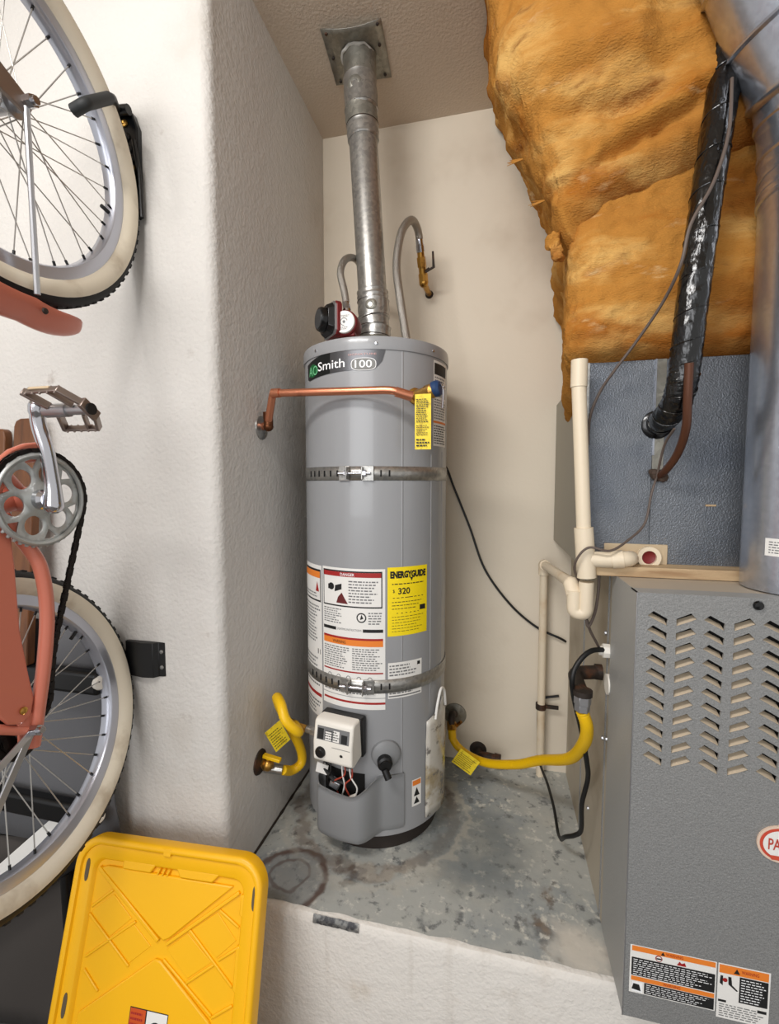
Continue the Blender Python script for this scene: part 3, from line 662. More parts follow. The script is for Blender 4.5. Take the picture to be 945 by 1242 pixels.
# ------------------------------------------------------------------ gas hoses
def ribbed(pts, r, k=10):
    c = spline(pts, k); L_ = [0]
    for a, b in zip(c, c[1:]): L_.append(L_[-1]+(b-a).length)
    n = int(L_[-1]/.0035); out = []; rr = []; j = 0
    for i in range(n+1):
        s = L_[-1]*i/n
        while j < len(L_)-2 and L_[j+1] < s: j += 1
        t = (s-L_[j])/max(1e-9, L_[j+1]-L_[j]); out.append(c[j].lerp(c[j+1], t)); rr.append(r+(.0007 if i % 2 else -.0005))
    g = MB(); g.tube(out, rr, 12); return g
gh = thing('gas_hose', 'yellow corrugated gas hose looping from left wall to heater control', 'gas hose', V((-0.6000, 1.1637, -0.8237)))
vL = V((-0.6600, 1.1535, -0.8112)); 
A0 = V((-0.6050, 1.1886, -0.8503)); 
ctl = gl(-.135, .245, -.748)
g = ribbed([A0, V((-0.5950, 1.2338, -0.8777)), V((-0.5750, 1.2562, -0.8625)), V((-0.5750, 1.2457, -0.8087)), V((-0.5900, 1.2004, -0.7133)), V((-0.6050, 1.1794, -0.6543)), V((-0.6050, 1.1602, -0.6155)), V((-0.5700, 1.1162, -0.6119)), V((-0.5450, 1.0944, -0.6420)), V((-0.5200, 1.1173, -0.6837)), ctl], .0135)
g.build('hose', M_yel, gh)
g = MB(); g.tube([ctl+V((-.03, .0, .006)), ctl], .0145, 10); g.tube([ctl, gl(-.10, .245, -.75)], .011, 6); g.build('flare_nut', M_brass, gh)
g = MB(); g.tube([V((A0.x-.05, A0.y-.01, A0.z+.006)), A0], .014, 12); g.build('hose_sleeve', M_galv, gh)
gv = thing('gas_cock', 'brass gas cock with yellow lever on the left alcove wall', 'valve', vL)
g = MB(); g.lathe([(.036, -.001), (.034, .004), (.016, .007)], vL, (1, 0, 0), 24); g.build('wall_plate', M_iron, gv)
g = MB(); g.tube([vL, V((A0.x-.045, A0.y-.008, A0.z+.006))], .013, 12); g.ball(vL.lerp(A0, .35), .018); g.build('valve_body', M_brass, gv)
g = MB(); q = vL.lerp(A0, .38); g.tube([q, q+V((0, 0, .026))], .007, 8); g.box(q+V((.014, -.004, .026)), (.055, .016, .010), Matrix.Rotation(.15, 3, 'Y')); g.build('lever', M_yel, gv, bevel=.002)
def hose_tag(c, sx, sz, R, label, name='hose_tag'):
    g = MB(); g.box(c, (sx, .0015, sz), R); o = g.build(name, M_yel_tag, None, origin=c); tag(o, label, 'tag', None)
    p = Print(lambda u, v, lift: V(c)+R@V((u, -.0008-lift, v)), .3); p.lines(-sx*.42, -sz*.42, sx*.42, sz*.36, 7, M_ink, .0006, .3, .006); p.build('tag_print', None, o); 
    return o
hose_tag(V((-0.6000, 1.1517, -0.7253)), .050, .075, Matrix.Rotation(.9, 3, 'Z') @ Matrix.Rotation(-.45, 3, 'Y'), 'yellow tag hanging on the left gas hose')

gr = thing('gas_hose', 'yellow corrugated gas hose from back wall pipe to the furnace', 'gas hose', V((-0.0214, 1.6000, -0.9888)))
gE = V((0.1917, 1.0500, -0.5051))
P0 = V((-0.1420, 1.6000, -0.9256))
g = ribbed([P0, V((-0.1198, 1.5850, -0.9448)), V((-0.0718, 1.5600, -0.9595)), V((-0.0091, 1.5000, -0.9369)), V((0.0767, 1.4200, -0.8771)), V((0.1344, 1.3400, -0.8061)), V((0.1907, 1.2000, -0.7073)), V((0.2064, 1.1000, -0.6078)), V((0.2048, 1.0600, -0.5467)), gE], .0135)
g.build('hose', M_yel, gr)
g = MB(); g.tube([P0+V((-.003, .002, .035)), P0], .0145, 12); g.build('hose_sleeve', M_yel, gr)
gu = V((0.1925, 1.0500, -0.4692))
g = MB(); g.tube([gE, gE.lerp(gu, .5)], .0165, 6); g.tube([gE.lerp(gu, .45), gu], .0185, 6); g.build('union_nut', M_alu, gr, bevel=.001)
gp = thing('gas_pipe', 'black iron gas pipe stub dropping from back wall flange', 'pipe', V((-0.1394, 1.7030, -0.8854)))
f0 = V((-0.1425, 1.7030, -0.8858)); f1 = V((-0.1476, 1.6200, -0.8441))
g = MB(); g.tube(fillet([f0, f1, P0+V((-.004, .003, .02))], .02), .0125, 12); g.build('bent_pipe', M_iron, gp)
g = MB(); g.tube([V((f1.x, f1.y, f1.z-.03)), P0+V((-.003, .002, .03))], .017, 8); g.tube([V((f1.x+.015, f1.y, f1.z-.045)), V((f1.x+.035, f1.y-.01, f1.z-.02))], .006, 8); g.build('gas_cock', M_brass, gp)
g = MB(); g.lathe([(.044, -.001), (.042, .004), (.018, .009)], f0, (0, -1, 0), 24); g.build('wall_flange', M_galv_d, gp)
hose_tag(V((-0.0880, 1.5000, -0.9426)), .075, .060, Matrix.Rotation(.55, 3, 'Y'), 'yellow tag hanging on the right gas hose')
cs = thing('capped_pipe', 'black iron pipe elbow low on the back wall behind the right gas hose', 'pipe', V((-0.0477, 1.7030, -1.0235)))
c0 = V((-0.0540, 1.7030, -1.0146)); c1 = V((-0.0280, 1.6400, -0.9987)); c2 = V((0.0278, 1.6400, -1.0063))
g = MB(); g.tube(fillet([c0, V((c0.x+.004, 1.655, c0.z-.003)), c1, c2], .014), .016, 12); g.lathe([(.032, 0), (.030, .005), (.018, .008)], c0, (0, -1, 0), 20); g.build('pipe_elbow', M_iron, cs)
g = MB(); g.tube([c1.lerp(c2, .6), c2], .020, 8); g.build('pipe_cap', M_iron, cs)

# ------------------------------------------------------------------ cords
c = thing('electric_wire', 'thin black cord hanging across the back wall right of the heater', 'cord', V((-0.1863, 1.6900, 0.0619)))
g = MB(); g.tube(spline([V((-0.2437, 1.6600, 0.1213)), V((-0.1863, 1.6900, 0.0619)), V((-0.1523, 1.6900, -0.0202)), V((-0.0936, 1.6900, -0.1655)), V((-0.0382, 1.6900, -0.3164)), V((0.0518, 1.6900, -0.4401)), V((0.1453, 1.6900, -0.5190)), V((0.2263, 1.6800, -0.5517)), V((0.2488, 1.7000, -0.5688))]), .0042, 8); g.build('cord', M_cord, c)
c = thing('power_cable', 'black furnace cable drooping to the platform and back up the wall', 'cable', V((0.2122, 1.3000, -1.0014)))
g = MB(); g.tube(spline([V((.255, 1.115, -.385)), V((0.2110, 1.0800, -0.3798)), V((0.1806, 1.0600, -0.4052)), V((0.1695, 1.0500, -0.4379)), V((0.1791, 1.0700, -0.4935)), V((0.2002, 1.1000, -0.5748)), V((0.2187, 1.1200, -0.6644)), V((0.2255, 1.1400, -0.7174)), V((0.2178, 1.1600, -0.7958)), V((0.2251, 1.2000, -0.8921)), V((0.2131, 1.2200, -0.9258)), V((0.1955, 1.2500, -0.9575)), V((0.1926, 1.3000, -1.0051))]), .0058, 10); g.build('cable', M_cord, c)
g = MB(); g.tube(spline([V((0.1926, 1.3000, -1.0051)), V((0.1905, 1.3500, -1.0253)), V((0.1879, 1.4300, -1.0080)), V((0.1797, 1.5400, -1.0029)), V((0.1647, 1.6400, -0.9957)), V((0.1616, 1.6850, -0.9302)), V((0.1595, 1.6850, -0.8280)), V((0.1701, 1.6850, -0.7836)), V((0.2296, 1.6900, -0.7671))]), .0044, 8); g.build('thin_lead', M_cord, c)

# ------------------------------------------------------------------ furnace
FX, FY = .257, .915
FT = -.203
fu = thing('furnace', 'grey steel furnace cabinet with herringbone louvres', 'furnace', (.50, 1.3, ZP))
g = MB(); g.bx((FX+.004, 1.10, ZP), (.735, 1.695, FT-.004)); g.bx((FX+.03, FY+.03, ZP+.004), (.72, 1.10, FT-.02)); g.build('cabinet', M_cab, fu)
g = MB(); g.bx((FX+.0025, .957, FT-.008), (.74, 1.695, FT-.0005)); g.build('cabinet_top', mat('furnace_top_beige', (.72, .67, .60), .6, .2), fu)  # even pale beige on the cabinet top
for yy in (1.135, 1.42): 
    g = MB(); g.bx((FX+.001, yy-.002, ZP+.01), (FX+.005, yy+.002, FT-.01)); g.build('cabinet_seam', M_furn, fu)
for yy, zz in ((1.16, -.36), (1.16, -.62), (1.12, -.60), (1.3, -.9)):
    g = MB(); g.lathe([(.006, 0), (.005, .004), (.0001, .005)], (FX+.004, yy, zz), (-1, 0, 0), 8); g.build('screw', M_alu, fu)
# door: face with punched openings
def px_face(u, v): return (u, v)
cols = []
for ci in range(9):
    for ri in range(11):
        x0 = FX+.019+.0462*ci; z0 = FT-.034-.0268*ri-.0012*ci
        if ci % 2 == 0: cols.append((0, x0, z0, [(-.0005, -.0082), (.0095, .0005), (.0335, -.0130), (.0320, -.0255)]))
        else: cols.append((1, x0, z0, [(.0015, -.0105), (.0250, .0012), (.0350, -.0095), (.0020, -.0240)]))
import bmesh
bm = bmesh.new(); X1 = .742; ZB = ZP+.012
def loop(pts):
    vs_ = [bm.verts.new(p) for p in pts]; es = []
    for i in range(len(vs_)): es.append(bm.edges.new((vs_[i], vs_[(i+1) % len(vs_)])))
    return es
E_ = loop([(FX, FY, FT), (X1, FY, FT), (X1, FY, ZB), (FX, FY, ZB)])
for k, x0, z0, q in cols: E_ += loop([(x0+a, FY, z0+b) for a, b in q])
bmesh.ops.triangle_fill(bm, edges=E_, use_beauty=True, normal=(0, -1, 0))
me = bpy.data.meshes.new('tmp'); bm.to_mesh(me); bm.free()
g = MB(); g.add([v.co.copy() for v in me.vertices], [tuple(p_.vertices) for p_ in me.polygons])
bpy.data.meshes.remove(me)
n0 = len(g.v)
for k, x0, z0, q in cols:      # sheet thickness inside each opening
    A = [V((x0+a, FY, z0+b)) for a, b in q]; B = [p_+V((0, .0035, 0)) for p_ in A]; n = 4
    g.add(A+B, [(i, (i+1) % n, n+(i+1) % n, n+i) for i in range(n)])
dr = g.build('door_panel', M_furn, fu, sharp=20); tag(dr, 'grey front door pierced by rows of slanted louvres')
g = MB(); g.bx((FX, FY+.0005, ZB), (FX+.002, 1.10, FT)); g.bx((FX, FY+.0005, FT-.002), (X1, .955, FT)); g.build('door_flange', M_furn_l, fu)
g = MB(); g.tube([(FX-.0002, FY-.0002, ZB), (FX-.0002, FY-.0002, FT)], .0012, 6); g.build('door_edge', M_alu, fu)
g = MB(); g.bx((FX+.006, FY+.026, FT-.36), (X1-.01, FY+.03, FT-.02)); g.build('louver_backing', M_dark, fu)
meshes = {}
for k, x0, z0, q in cols:
    lo_a, lo_b = ((q[0], q[3]) if k == 0 else (q[3], q[2]))
    hi_a, hi_b = ((q[1], q[2]) if k == 0 else (q[0], q[1]))
    if k not in meshes:
        g = MB(); dpt = .017; up = (.0068, .0048)[k]
        a = V((lo_a[0], 0, lo_a[1])); b = V((lo_b[0], 0, lo_b[1]))
        g.add([a+V((-.001,.0008,0)), b+V((.001,.0008,0)), b+V((.001, dpt, up)), a+V((-.001, dpt, up)), a+V((-.001,.0018,-.001)), b+V((.001,.0018,-.001)), b+V((.001, dpt, up-.001)), a+V((-.001, dpt, up-.001))], [(0,1,2,3), (7,6,5,4), (0,4,5,1), (2,6,7,3), (1,5,6,2), (0,3,7,4)])
        o = g.build('louver', M_louv, fu, origin=(0, 0, 0)); meshes[k] = o.data
    else:
        o = bpy.data.objects.new('louver', meshes[k]); COL.objects.link(o); o.parent = fu
    o.location = V((x0, FY, z0)) - ORI[fu.name]
g = MB(); g.lathe([(.0075, 0), (.0085, .003), (.007, .007), (.0001, .0085)], V((0.4501, 0.9150, -0.2152)), (0, -1, 0), 16); g.build('door_knob', M_blk_g, fu)
# oval badge
bc = V((0.5102, 0.9150, -0.6462)); ra = .043; rb_ = .0345
fnf = lambda u, v, lift: V((u, FY-lift, v))
p = Print(fnf, .5)
sup = lambda a, b: [(bc.x+a*math.copysign(abs(math.cos(2*PI*i/40))**.85, math.cos(2*PI*i/40)), bc.z+b*math.sin(2*PI*i/40)) for i in range(40)]
p.prism([fnf(u, v, .0002) for u, v in sup(ra, rb_)], [fnf(u, v, .003) for u, v in sup(ra, rb_)], mat('badge_rim_cream', (.86, .76, .68), .4))
p.poly(sup(ra-.004, rb_-.004), mat('badge_red', (.78, .28, .20), .45), .0034); p.poly(sup(ra-.009, rb_-.0085), M_white, .0038)
ob = p.build('maker_badge', None, fu, sharp=50); tag(ob, 'oval red and white badge')
p = Print(fnf, .5); p.text('PAYNE', bc.x-.026, bc.z-.0105, bc.x+.026, bc.z+.0105, mat('badge_red_text', (.72, .25, .18), .5), .0045, .012)
p.poly([(bc.x-.02, bc.z-.029), (bc.x+.02, bc.z-.029), (bc.x+.024, bc.z-.021), (bc.x-.024, bc.z-.021)], mat('badge_red_bar', (.78, .30, .2), .5), .0042); p.build('badge_lettering', None, ob)
# warning labels
def warn(x0, z1, x1, z0, kind):
    p = Print(fnf, .5); W = x1-x0; H = z1-z0
    p.rect(x0, z0, x1, z1, M_white, .0004)
    if kind == 0:
        p.rect(x0+.003, z1-H*.12, x1-.002, z1-H*.015, M_orange, .0008); p.text('WARNING', x0+W*.42, z1-H*.095, x0+W*.62, z1-H*.035, M_red, .0012)
        p.poly([(x0+W*.36, z1-H*.10), (x0+W*.41, z1-H*.10), (x0+W*.385, z1-H*.03)], M_ink, .0012)
        p.disc(x0+W*.34, z1-H*.185, W*.042, M_red, .0008); p.disc(x0+W*.34, z1-H*.185, W*.032, M_white, .0011); p.rect(x0+W*.31, z1-H*.20, x0+W*.37, z1-H*.17, M_ink, .0013)
        p.poly([(x0+W*.55, z1-H*.235), (x0+W*.66, z1-H*.235), (x0+W*.64, z1-H*.16), (x0+W*.605, z1-H*.19), (x0+W*.58, z1-H*.15)], M_red, .0008)
        p.rect(x0+.003, z0+H*.37, x1-.002, z1-H*.255, M_ink, .0008); p.lines(x0+.006, z0+H*.385, x1-.006, z1-H*.27, 8, M_wht_ink, .0012, .32, .010)
        p.rect(x0+.003, z0+H*.26, x1-.002, z0+H*.35, M_orange, .0008); p.text('WARNING', x0+W*.40, z0+H*.28, x0+W*.60, z0+H*.335, M_red, .0012)
        p.rect(x0+.005, z0+H*.03, x0+W*.16, z0+H*.24, M_wht_ink, .0008); p.poly([(x0+W*.03, z0+H*.08), (x0+W*.14, z0+H*.06), (x0+W*.12, z0+H*.19), (x0+W*.05, z0+H*.2)], M_ink, .0012)
        p.rect(x0+W*.18, z0+H*.02, x1-.002, z0+H*.25, M_ink, .0008); p.lines(x0+W*.2, z0+H*.04, x1-.006, z0+H*.24, 5, M_wht_ink, .0012, .3, .01)
    else:
        p.rect(x0+.002, z1-H*.17, x1-.003, z1-H*.02, M_orange, .0008); p.text('WARNING', x0+W*.45, z1-H*.12, x0+W*.78, z1-H*.06, M_red, .0012)
        p.poly([(x0+W*.3, z1-H*.14), (x0+W*.42, z1-H*.14), (x0+W*.36, z1-H*.05)], M_ink, .0012)
        p.poly([(x0+W*.04, z1-H*.36), (x0+W*.1, z1-H*.40), (x0+W*.1, z1-H*.22), (x0+W*.05, z1-H*.22)], M_ink, .0008); p.poly([(x0+W*.2, z1-H*.22), (x0+W*.26, z1-H*.22), (x0+W*.28, z1-H*.36), (x0+W*.40, z1-H*.45), (x0+W*.37, z1-H*.46), (x0+W*.21, z1-H*.36)], M_ink, .0008); p.disc(x0+W*.14, z1-H*.29, .004, M_red, .0010)
        p.rect(x0+W*.42, z0+H*.35, x1-.003, z1-H*.185, M_ink, .0008); p.lines(x0+W*.45, z0+H*.37, x1-.006, z1-H*.2, 9, M_wht_ink, .0012, .32, .008)
        p.rect(x0+.002, z0+H*.30, x0+W*.18, z0+H*.34, M_ink, .0008); p.lines(x0+.004, z0+H*.03, x1-.006, z0+H*.28, 6, M_grayink, .0008, .4, .01); p.rect(x0+W*.78, z0+H*.24, x1-.004, z0+H*.29, M_ink, .001)
    return p.build('warning_label', None, fu, sharp=50)
tag(warn(FX+.010, -.896, .415, -.995, 0), 'large orange and black warning label'); tag(warn(.4175, -.896, .502, -1.005, 1), 'smaller orange and black warning label with boot drawing')
# gas elbow and cable fitting
ge = V((0.2570, 1.1916, -0.4693))
g = MB(); g.tube([ge+V((.004, 0, 0)), ge+V((-.012, 0, 0))], .0195, 10); g.tube(fillet([ge, V((gu.x, ge.y-.02, ge.z)), gu+V((0, 0, -.004))], .024), .0165, 14); g.lathe([(.0205, 0), (.0205, .012)], gu, (0, 0, 1), 14); g.build('gas_elbow', M_iron, fu)
g = MB(); q = V((FX+.003, 1.115, -.388)); g.tube([q, q+V((-.016, 0, 0))], .017, 8); g.tube([q+V((-.014, 0, 0)), q+V((-.024, 0, 0))], .011, 10); g.build('cable_clamp', M_offw, fu, bevel=.001)
g = MB(); q = V((FX+.003, 1.113, ge.z+.004)); g.tube([q, q+V((-.006, 0, 0))], .024, 10); g.build('knockout_ring', M_offw, fu)

# ------------------------------------------------------------------ coil box above the furnace
CX0, CY0, CT = .197, 1.115, .268
cb = thing('coil_box', 'embossed blue grey steel coil box sitting on the furnace', 'coil box', (.42, 1.4, FT))
g = MB(); g.bx((CX0+.002, CY0+.004, FT+.001), (.70, 1.69, CT)); g.build('case', M_plside, cb)
sx = .333
g = MB(); g.bx((CX0, CY0, FT+.03), (sx, CY0+.006, CT)); g.build('front_panel', M_plenum, cb, bevel=.001); 
g = MB(); g.bx((sx+.022, CY0+.001, FT+.012), (.70, CY0+.006, CT)); g.build('front_panel', M_plenum, cb, bevel=.001)
g = MB(); g.bx((sx+.0, CY0-.0012, .02), (sx+.022, CY0+.004, CT)); g.build('joint_strip', M_galv_d, cb)
g = MB(); g.bx((sx, CY0-.001, -.19), (sx+.022, CY0+.004, .02)); g.build('joint_strip', M_plenum, cb)
g = MB(); g.bx((sx-.001, CY0-.0035, .06), (sx+.0028, CY0, CT)); g.build('seam_lip', M_duct, cb)
g = MB(); g.bx((CX0-.002, CY0-.001, -.16), (CX0+.003, CY0+.02, CT)); g.build('corner_trim', M_galv, cb)
g = MB(); g.bx((CX0+.002, CY0-.055, FT+.0005), (.66, CY0+.01, FT+.022)); g.build('wooden_strip', M_ply, cb, bevel=.001)
# drain plate with red plug
pp = V((0.3305, 1.1150, -0.1653))
g = MB(); g.bx((pp.x-.09, CY0-.004, pp.z-.034), (pp.x+.040, CY0+.002, pp.z+.028)); g.build('drain_plate', mat('aged_drain_plate', (.74, .66, .54), .6), cb, bevel=.002)
g = MB(); g.ring([(.024, 0), (.024, .012), (.015, .012), (.015, 0)], V((pp.x, CY0-.004, pp.z)), (0, -1, 0), 24); g.build('drain_port', M_pvc, cb)
g = MB(); g.lathe([(.0152, .002), (.0152, .005), (.008, .003), (.0001, .003)], V((pp.x, CY0-.004, pp.z)), (0, -1, 0), 20); g.build('drain_plug', mat('dark_red_plug', (.45, .05, .05), .4), cb)
g = MB(); q = V((0.4511, 1.1150, -0.0493)); g.bx((q.x-.01, CY0-.0015, q.z-.002), (q.x+.01, CY0, q.z+.002)); g.build('tape_scrap', M_ply, cb)

# ------------------------------------------------------------------ condensate drain (white pipe)
dp = thing('drain_pipe', 'thick off white drain pipe standing against the coil box corner', 'drain pipe', V((0.1929, 1.0500, -0.2873)))
d0 = V((0.1690, 1.0600, 0.2598)); d1 = V((0.1864, 1.0600, -0.0983)); d2 = V((0.1917, 1.0600, -0.1708)); 
g = MB(); g.tube([d0, V((d0.x, d0.y, d0.z-.05)), d1], .0152, 18); g.build('stand_pipe', M_pvc, dp)
g = MB(); g.tube([d0+V((0,0,.002)), d0+V((0, 0, -.055))], .0172, 18); g.build('coupling', M_pvc, dp)
d3 = V((0.1953, 1.0600, -0.2476)); 
g = MB(); g.tube([d1+V((0,0,.0)), d3+V((0,0,.04))], .0200, 18); tj = V((0.1916, 1.0600, -0.1671)); te = V((0.2437, 1.0550, -0.1661)); g.tube([tj, te], .0175, 18); g.build('tee', M_pvc, dp)
g = MB(); g.tube(fillet([V((te.x-.01, te.y, te.z)), V((0.2748, 1.0500, -0.1623)), V((0.2961, 1.1120, -0.1698))], .018), .0170, 16); g.tube([te, V((0.2657, 1.0520, -0.1630))], .0195, 16); g.build('elbow', M_pvc, dp)
g = MB(); u0 = V((0.1721, 1.0650, -0.2390)); ub = V((0.1947, 1.0600, -0.2882)); g.tube(fillet([d3+V((0, 0, .03)), V((d3.x, d3.y, ub.z)), V((u0.x, u0.y, ub.z)), u0], .020, 8), .0158, 16); g.build('trap', M_pvc, dp)
da = V((0.1659, 1.6600, -0.2873)); db = V((0.1914, 1.6850, -0.9854)); 
g = MB(); g.tube(fillet([u0+V((0, 0, -.008)), u0+V((-.004, .02, .012)), da, V((da.x+.002, 1.665, -1.058))], .02), .0135, 14); g.build('drain_line', M_pvc, dp)
g = MB(); g.tube([u0+V((0, 0, -.012)), u0+V((-.005, .022, .012))], .0172, 14); g.ball(u0+V((-.004, .02, .010)), .0172); g.build('elbow', M_pvc, dp)
g = MB(); g.tube([da+V((0, -.035, .004)), da+V((0, .002, 0))], .0185, 14); g.tube([da+V((0,0,.004)), da+V((0, 0, -.035))], .0185, 14); g.build('elbow', M_pvc, dp)
g = MB(); q = V((da.x, 1.665, -.80)); g.tube([q+V((0, 0, .01)), q+V((0, 0, -.01))], .018, 14); g.bx((q.x, q.y-.004, q.z-.006), (q.x+.06, q.y+.004, q.z+.006)); g.build('pipe_clip', M_iron, dp)

# ------------------------------------------------------------------ insulation blankets
def wool_noise(p_, a=.02):
    return a*(noise.noise(p_*5.0)+.55*noise.noise(p_*11+V((3, 1, 7)))+.3*noise.noise(p_*26))
def blanket(name, label, zfun, levels, x0f, yf, seed, corner, crease, amp=.022):
    nS = 150; rows = []
    for i, t in enumerate(levels):
        row = []
        for j in range(nS+1):
            s = j/nS
            # plan outline: back-left corner -> along left side -> round corner -> along the front -> right end
            if s < .30:
                k = s/.30; y = 1.68 - (1.68-(1.08+corner))*k; x = 0; ny, nx = 0, -1
            elif s < .48:
                k = (s-.30)/.18*PI/2; x = corner-corner*math.cos(k); y = 1.08+corner-corner*math.sin(k); nx, ny = -math.cos(k), -math.sin(k)
            else:
                k = (s-.48)/.52; x = corner + (.60-corner)*k; y = 1.08; nx, ny = 0, -1
            z = zfun(t, x, y)
            X0 = x0f(z*1.1/y if y > 1.1 else z); X0 = X0*(max(y, 1.1)/1.1 if X0 > 0 else 1); ex_ = X0 + x*(.76-X0)/.60
            Y = y + (yf(z, ex_)-1.08)*(1 if s > .48 else (max(0, 1.68-y)/.6))
            q = V((ex_, Y, z)); d = wool_noise(q+V((seed, 0, 0)), amp) + crease(q)
            tuck = max(0, 1-t/.10) if t < .10 else 0
            d -= .05*tuck**2
            d += .004*noise.noise(q*48)+.003*noise.noise(q*90); row.append(q+V((nx, ny, 0))*d)
        rows.append(row)
    # close the underside with an inner wall so the edge has thickness
    inner = [V((max(p_.x+.05, .20) if p_.y < 1.6 else p_.x, min(p_.y+.05, 1.69), p_.z+.01)) for p_ in rows[0]]
    g = MB(); g.grid([inner]+rows); return tag(g.build(name, M_ins, None, origin=(.4, 1.35, rows[0][40].z), sharp=75), label, 'insulation')
def interp(tab, z):
    if z <= tab[0][0]: return tab[0][1]
    for (a, b), (c_, d_) in zip(tab, tab[1:]):
        if z <= c_:
            k = (z-a)/(c_-a); k = k*k*(3-2*k) if False else k; return b+(d_-b)*k
    return tab[-1][1]
lvl = [i/80 for i in range(81)]
def low_z(t, x, y):
    b = .262 - .10*max(0, min(1, (y-1.14)/.25))*(1 if x < .03 else 0) - .015*max(0, 1-x/.05)
    return b + (.68-b)*t
blanket('insulation_blanket', 'lower amber fibreglass blanket wrapped just above the coil box', low_z, lvl, lambda z: interp([(.15, .148), (.30, .142), (.45, .14), (.56, .150), (.66, .19), (.7, .21)], z), lambda z, x: 1.085-.018*math.sin(min(1, max(0, (z-.27)/.3))*PI), 0, .07,
        lambda q: 0.006*math.sin(q.z*23+q.x*7)*max(0, min(1, (q.z-.3)*6)), .014)
def up_z(t, x, y):
    k = max(0, min(1, x/.42)); b = .515 + .165*k**.6
    if y > 1.12: b = .515 - .01*min(1, (y-1.12)/.3)
    return b + (1.293-b)*t
def up_crease(q):
    d = 0
    for (xa, za, xb, zb, s, A) in ((.10, .76, .36, .74, .016, .035), (.14, .64, .40, .735, .013, .030), (.09, .64, .20, .60, .014, .02), (.2, .70, .44, .78, .02, -.022), (.06, .86, .30, .84, .03, -.02)):
        ab = V((xb-xa, zb-za)); t = max(0, min(1, ((q.x-xa)*ab.x+(q.z-za)*ab.y)/ab.length_squared))
        dd = math.hypot(q.x-xa-ab.x*t, q.z-za-ab.y*t); d -= A*math.exp(-(dd/s)**2)*math.sin(PI*(.08+.84*t))
    return d
blanket('insulation_blanket', 'upper bulging amber fibreglass blanket reaching the ceiling', up_z, [0, .012, .03, .05, .075, .1]+[.11+.89*i/120 for i in range(121)],
        lambda z: interp([(.50, .118), (.60, .088), (.70, .050), (.84, -.022), (1.02, -.050), (1.3, -.055)], z), lambda z, x: 1.07-.055*math.sin(max(0, min(1, (z-.5)/.5))*PI*.6) - .01, 11, .12, up_crease, .028)
g = MB()
kc = V((0.1200, 1.1200, 0.5265))
for k in range(3):
    q_ = MB(); q_.ball((0, 0, 0), .017-.002*k, None, 20, (1, .8, 1.1)); o_c = kc+V((.004*k-.002, 0, .016-.016*k))
    g.add([o_c+V(p_)*(1+.55*noise.noise((V(p_)*95+V((k*3, 0, 0))))) for p_ in q_.v], q_.f)
tag(g.build('insulation_tuft', M_ins, None, origin=kc), 'small loose tuft of fibreglass poking out between both blankets', 'insulation')
for k, (x_, y_) in enumerate(((618, 198), (644, 248))):
    q = V((0.0182, 1.1500, 0.7465)) if k == 0 else V((0.0681, 1.1500, 0.6471))
    g = MB()
    for _ in range(7): g.tube([q+V((.03, 0, .005)), q+V((random.uniform(-.006, .004), 0, random.uniform(-.007, .007)))], [.0022, .0005], 5)
    tag(g.build('fibre_wisp', M_ins, None, origin=q), ('upper' if k == 0 else 'lower')+' stray fibre wisp on the blanket left edge', 'insulation')

# ------------------------------------------------------------------ bright round flue duct beside the blanket
fd = thing('flue_duct', 'bright round galvanised flue duct rising from the furnace top', 'duct', (.563, 1.008, FT))
fc = V((.563, 1.008, FT)); fr = .092
g = MB(); g.lathe([(fr, .002), (fr, .735)], fc, (0, 0, 1), 56); g.build('straight_section', M_duct, fd)
g = MB(); g.tube([fc+V((-.02, -fr*.98, .01)), fc+V((-.02, -fr*.98, .73))], .0016, 6); g.build('lock_seam', M_duct, fd)
for z in (.725, .742, .765):
    g = MB(); g.ring([(fr-.002, z-.005), (fr+.004, z-.003), (fr+.0045, z+.003), (fr-.002, z+.006)], fc, (0, 0, 1), 56); g.build('collar_bead', M_duct, fd)
cpts = [V((.563, 1.008, .54)), V((.560, 1.006, .60)), V((.548, .997, .665)), V((.526, .98, .725))]
for i in range(3):
    a, b = cpts[i], cpts[i+1]; d_ = (b-a).normalized(); L_ = (b-a).length
    g = MB(); g.lathe([(fr, -.012), (fr+.003, 0), (fr+.001, .008), (fr+.001, L_-.004), (fr+.005, L_), (fr+.003, L_+.012)], a, d_, 48); g.build('elbow_gore', M_duct, fd)
a = cpts[-1]; d_ = V((-.50, -.22, .85)).normalized()
g = MB(); g.lathe([(fr+.004, -.012), (fr+.010, -.006), (fr+.011, 0), (fr+.006, .008), (fr+.006, .085), (fr+.011, .09), (fr+.006, .095), (fr+.006, .19), (fr+.011, .195), (fr+.006, .20), (fr+.006, .45)], a, d_, 56, None, False); g.build('upper_section', M_duct, fd)
p = Print(lambda u, v, lift: fc + V((math.sin(u/fr)*(fr+lift), -math.cos(u/fr)*(fr+lift), v)), .01)
p.rect(D(-62)*fr, .070, D(-8)*fr, .102, M_white, .0006); p.lines(D(-58)*fr, .074, D(-34)*fr, .098, 5, M_grayink, .001, .4, .008); p.disc(D(-12)*fr, .094, .0015, M_ink, .001)
tag(p.build('paper_label', None, fd, sharp=80), 'small white paper sticker')

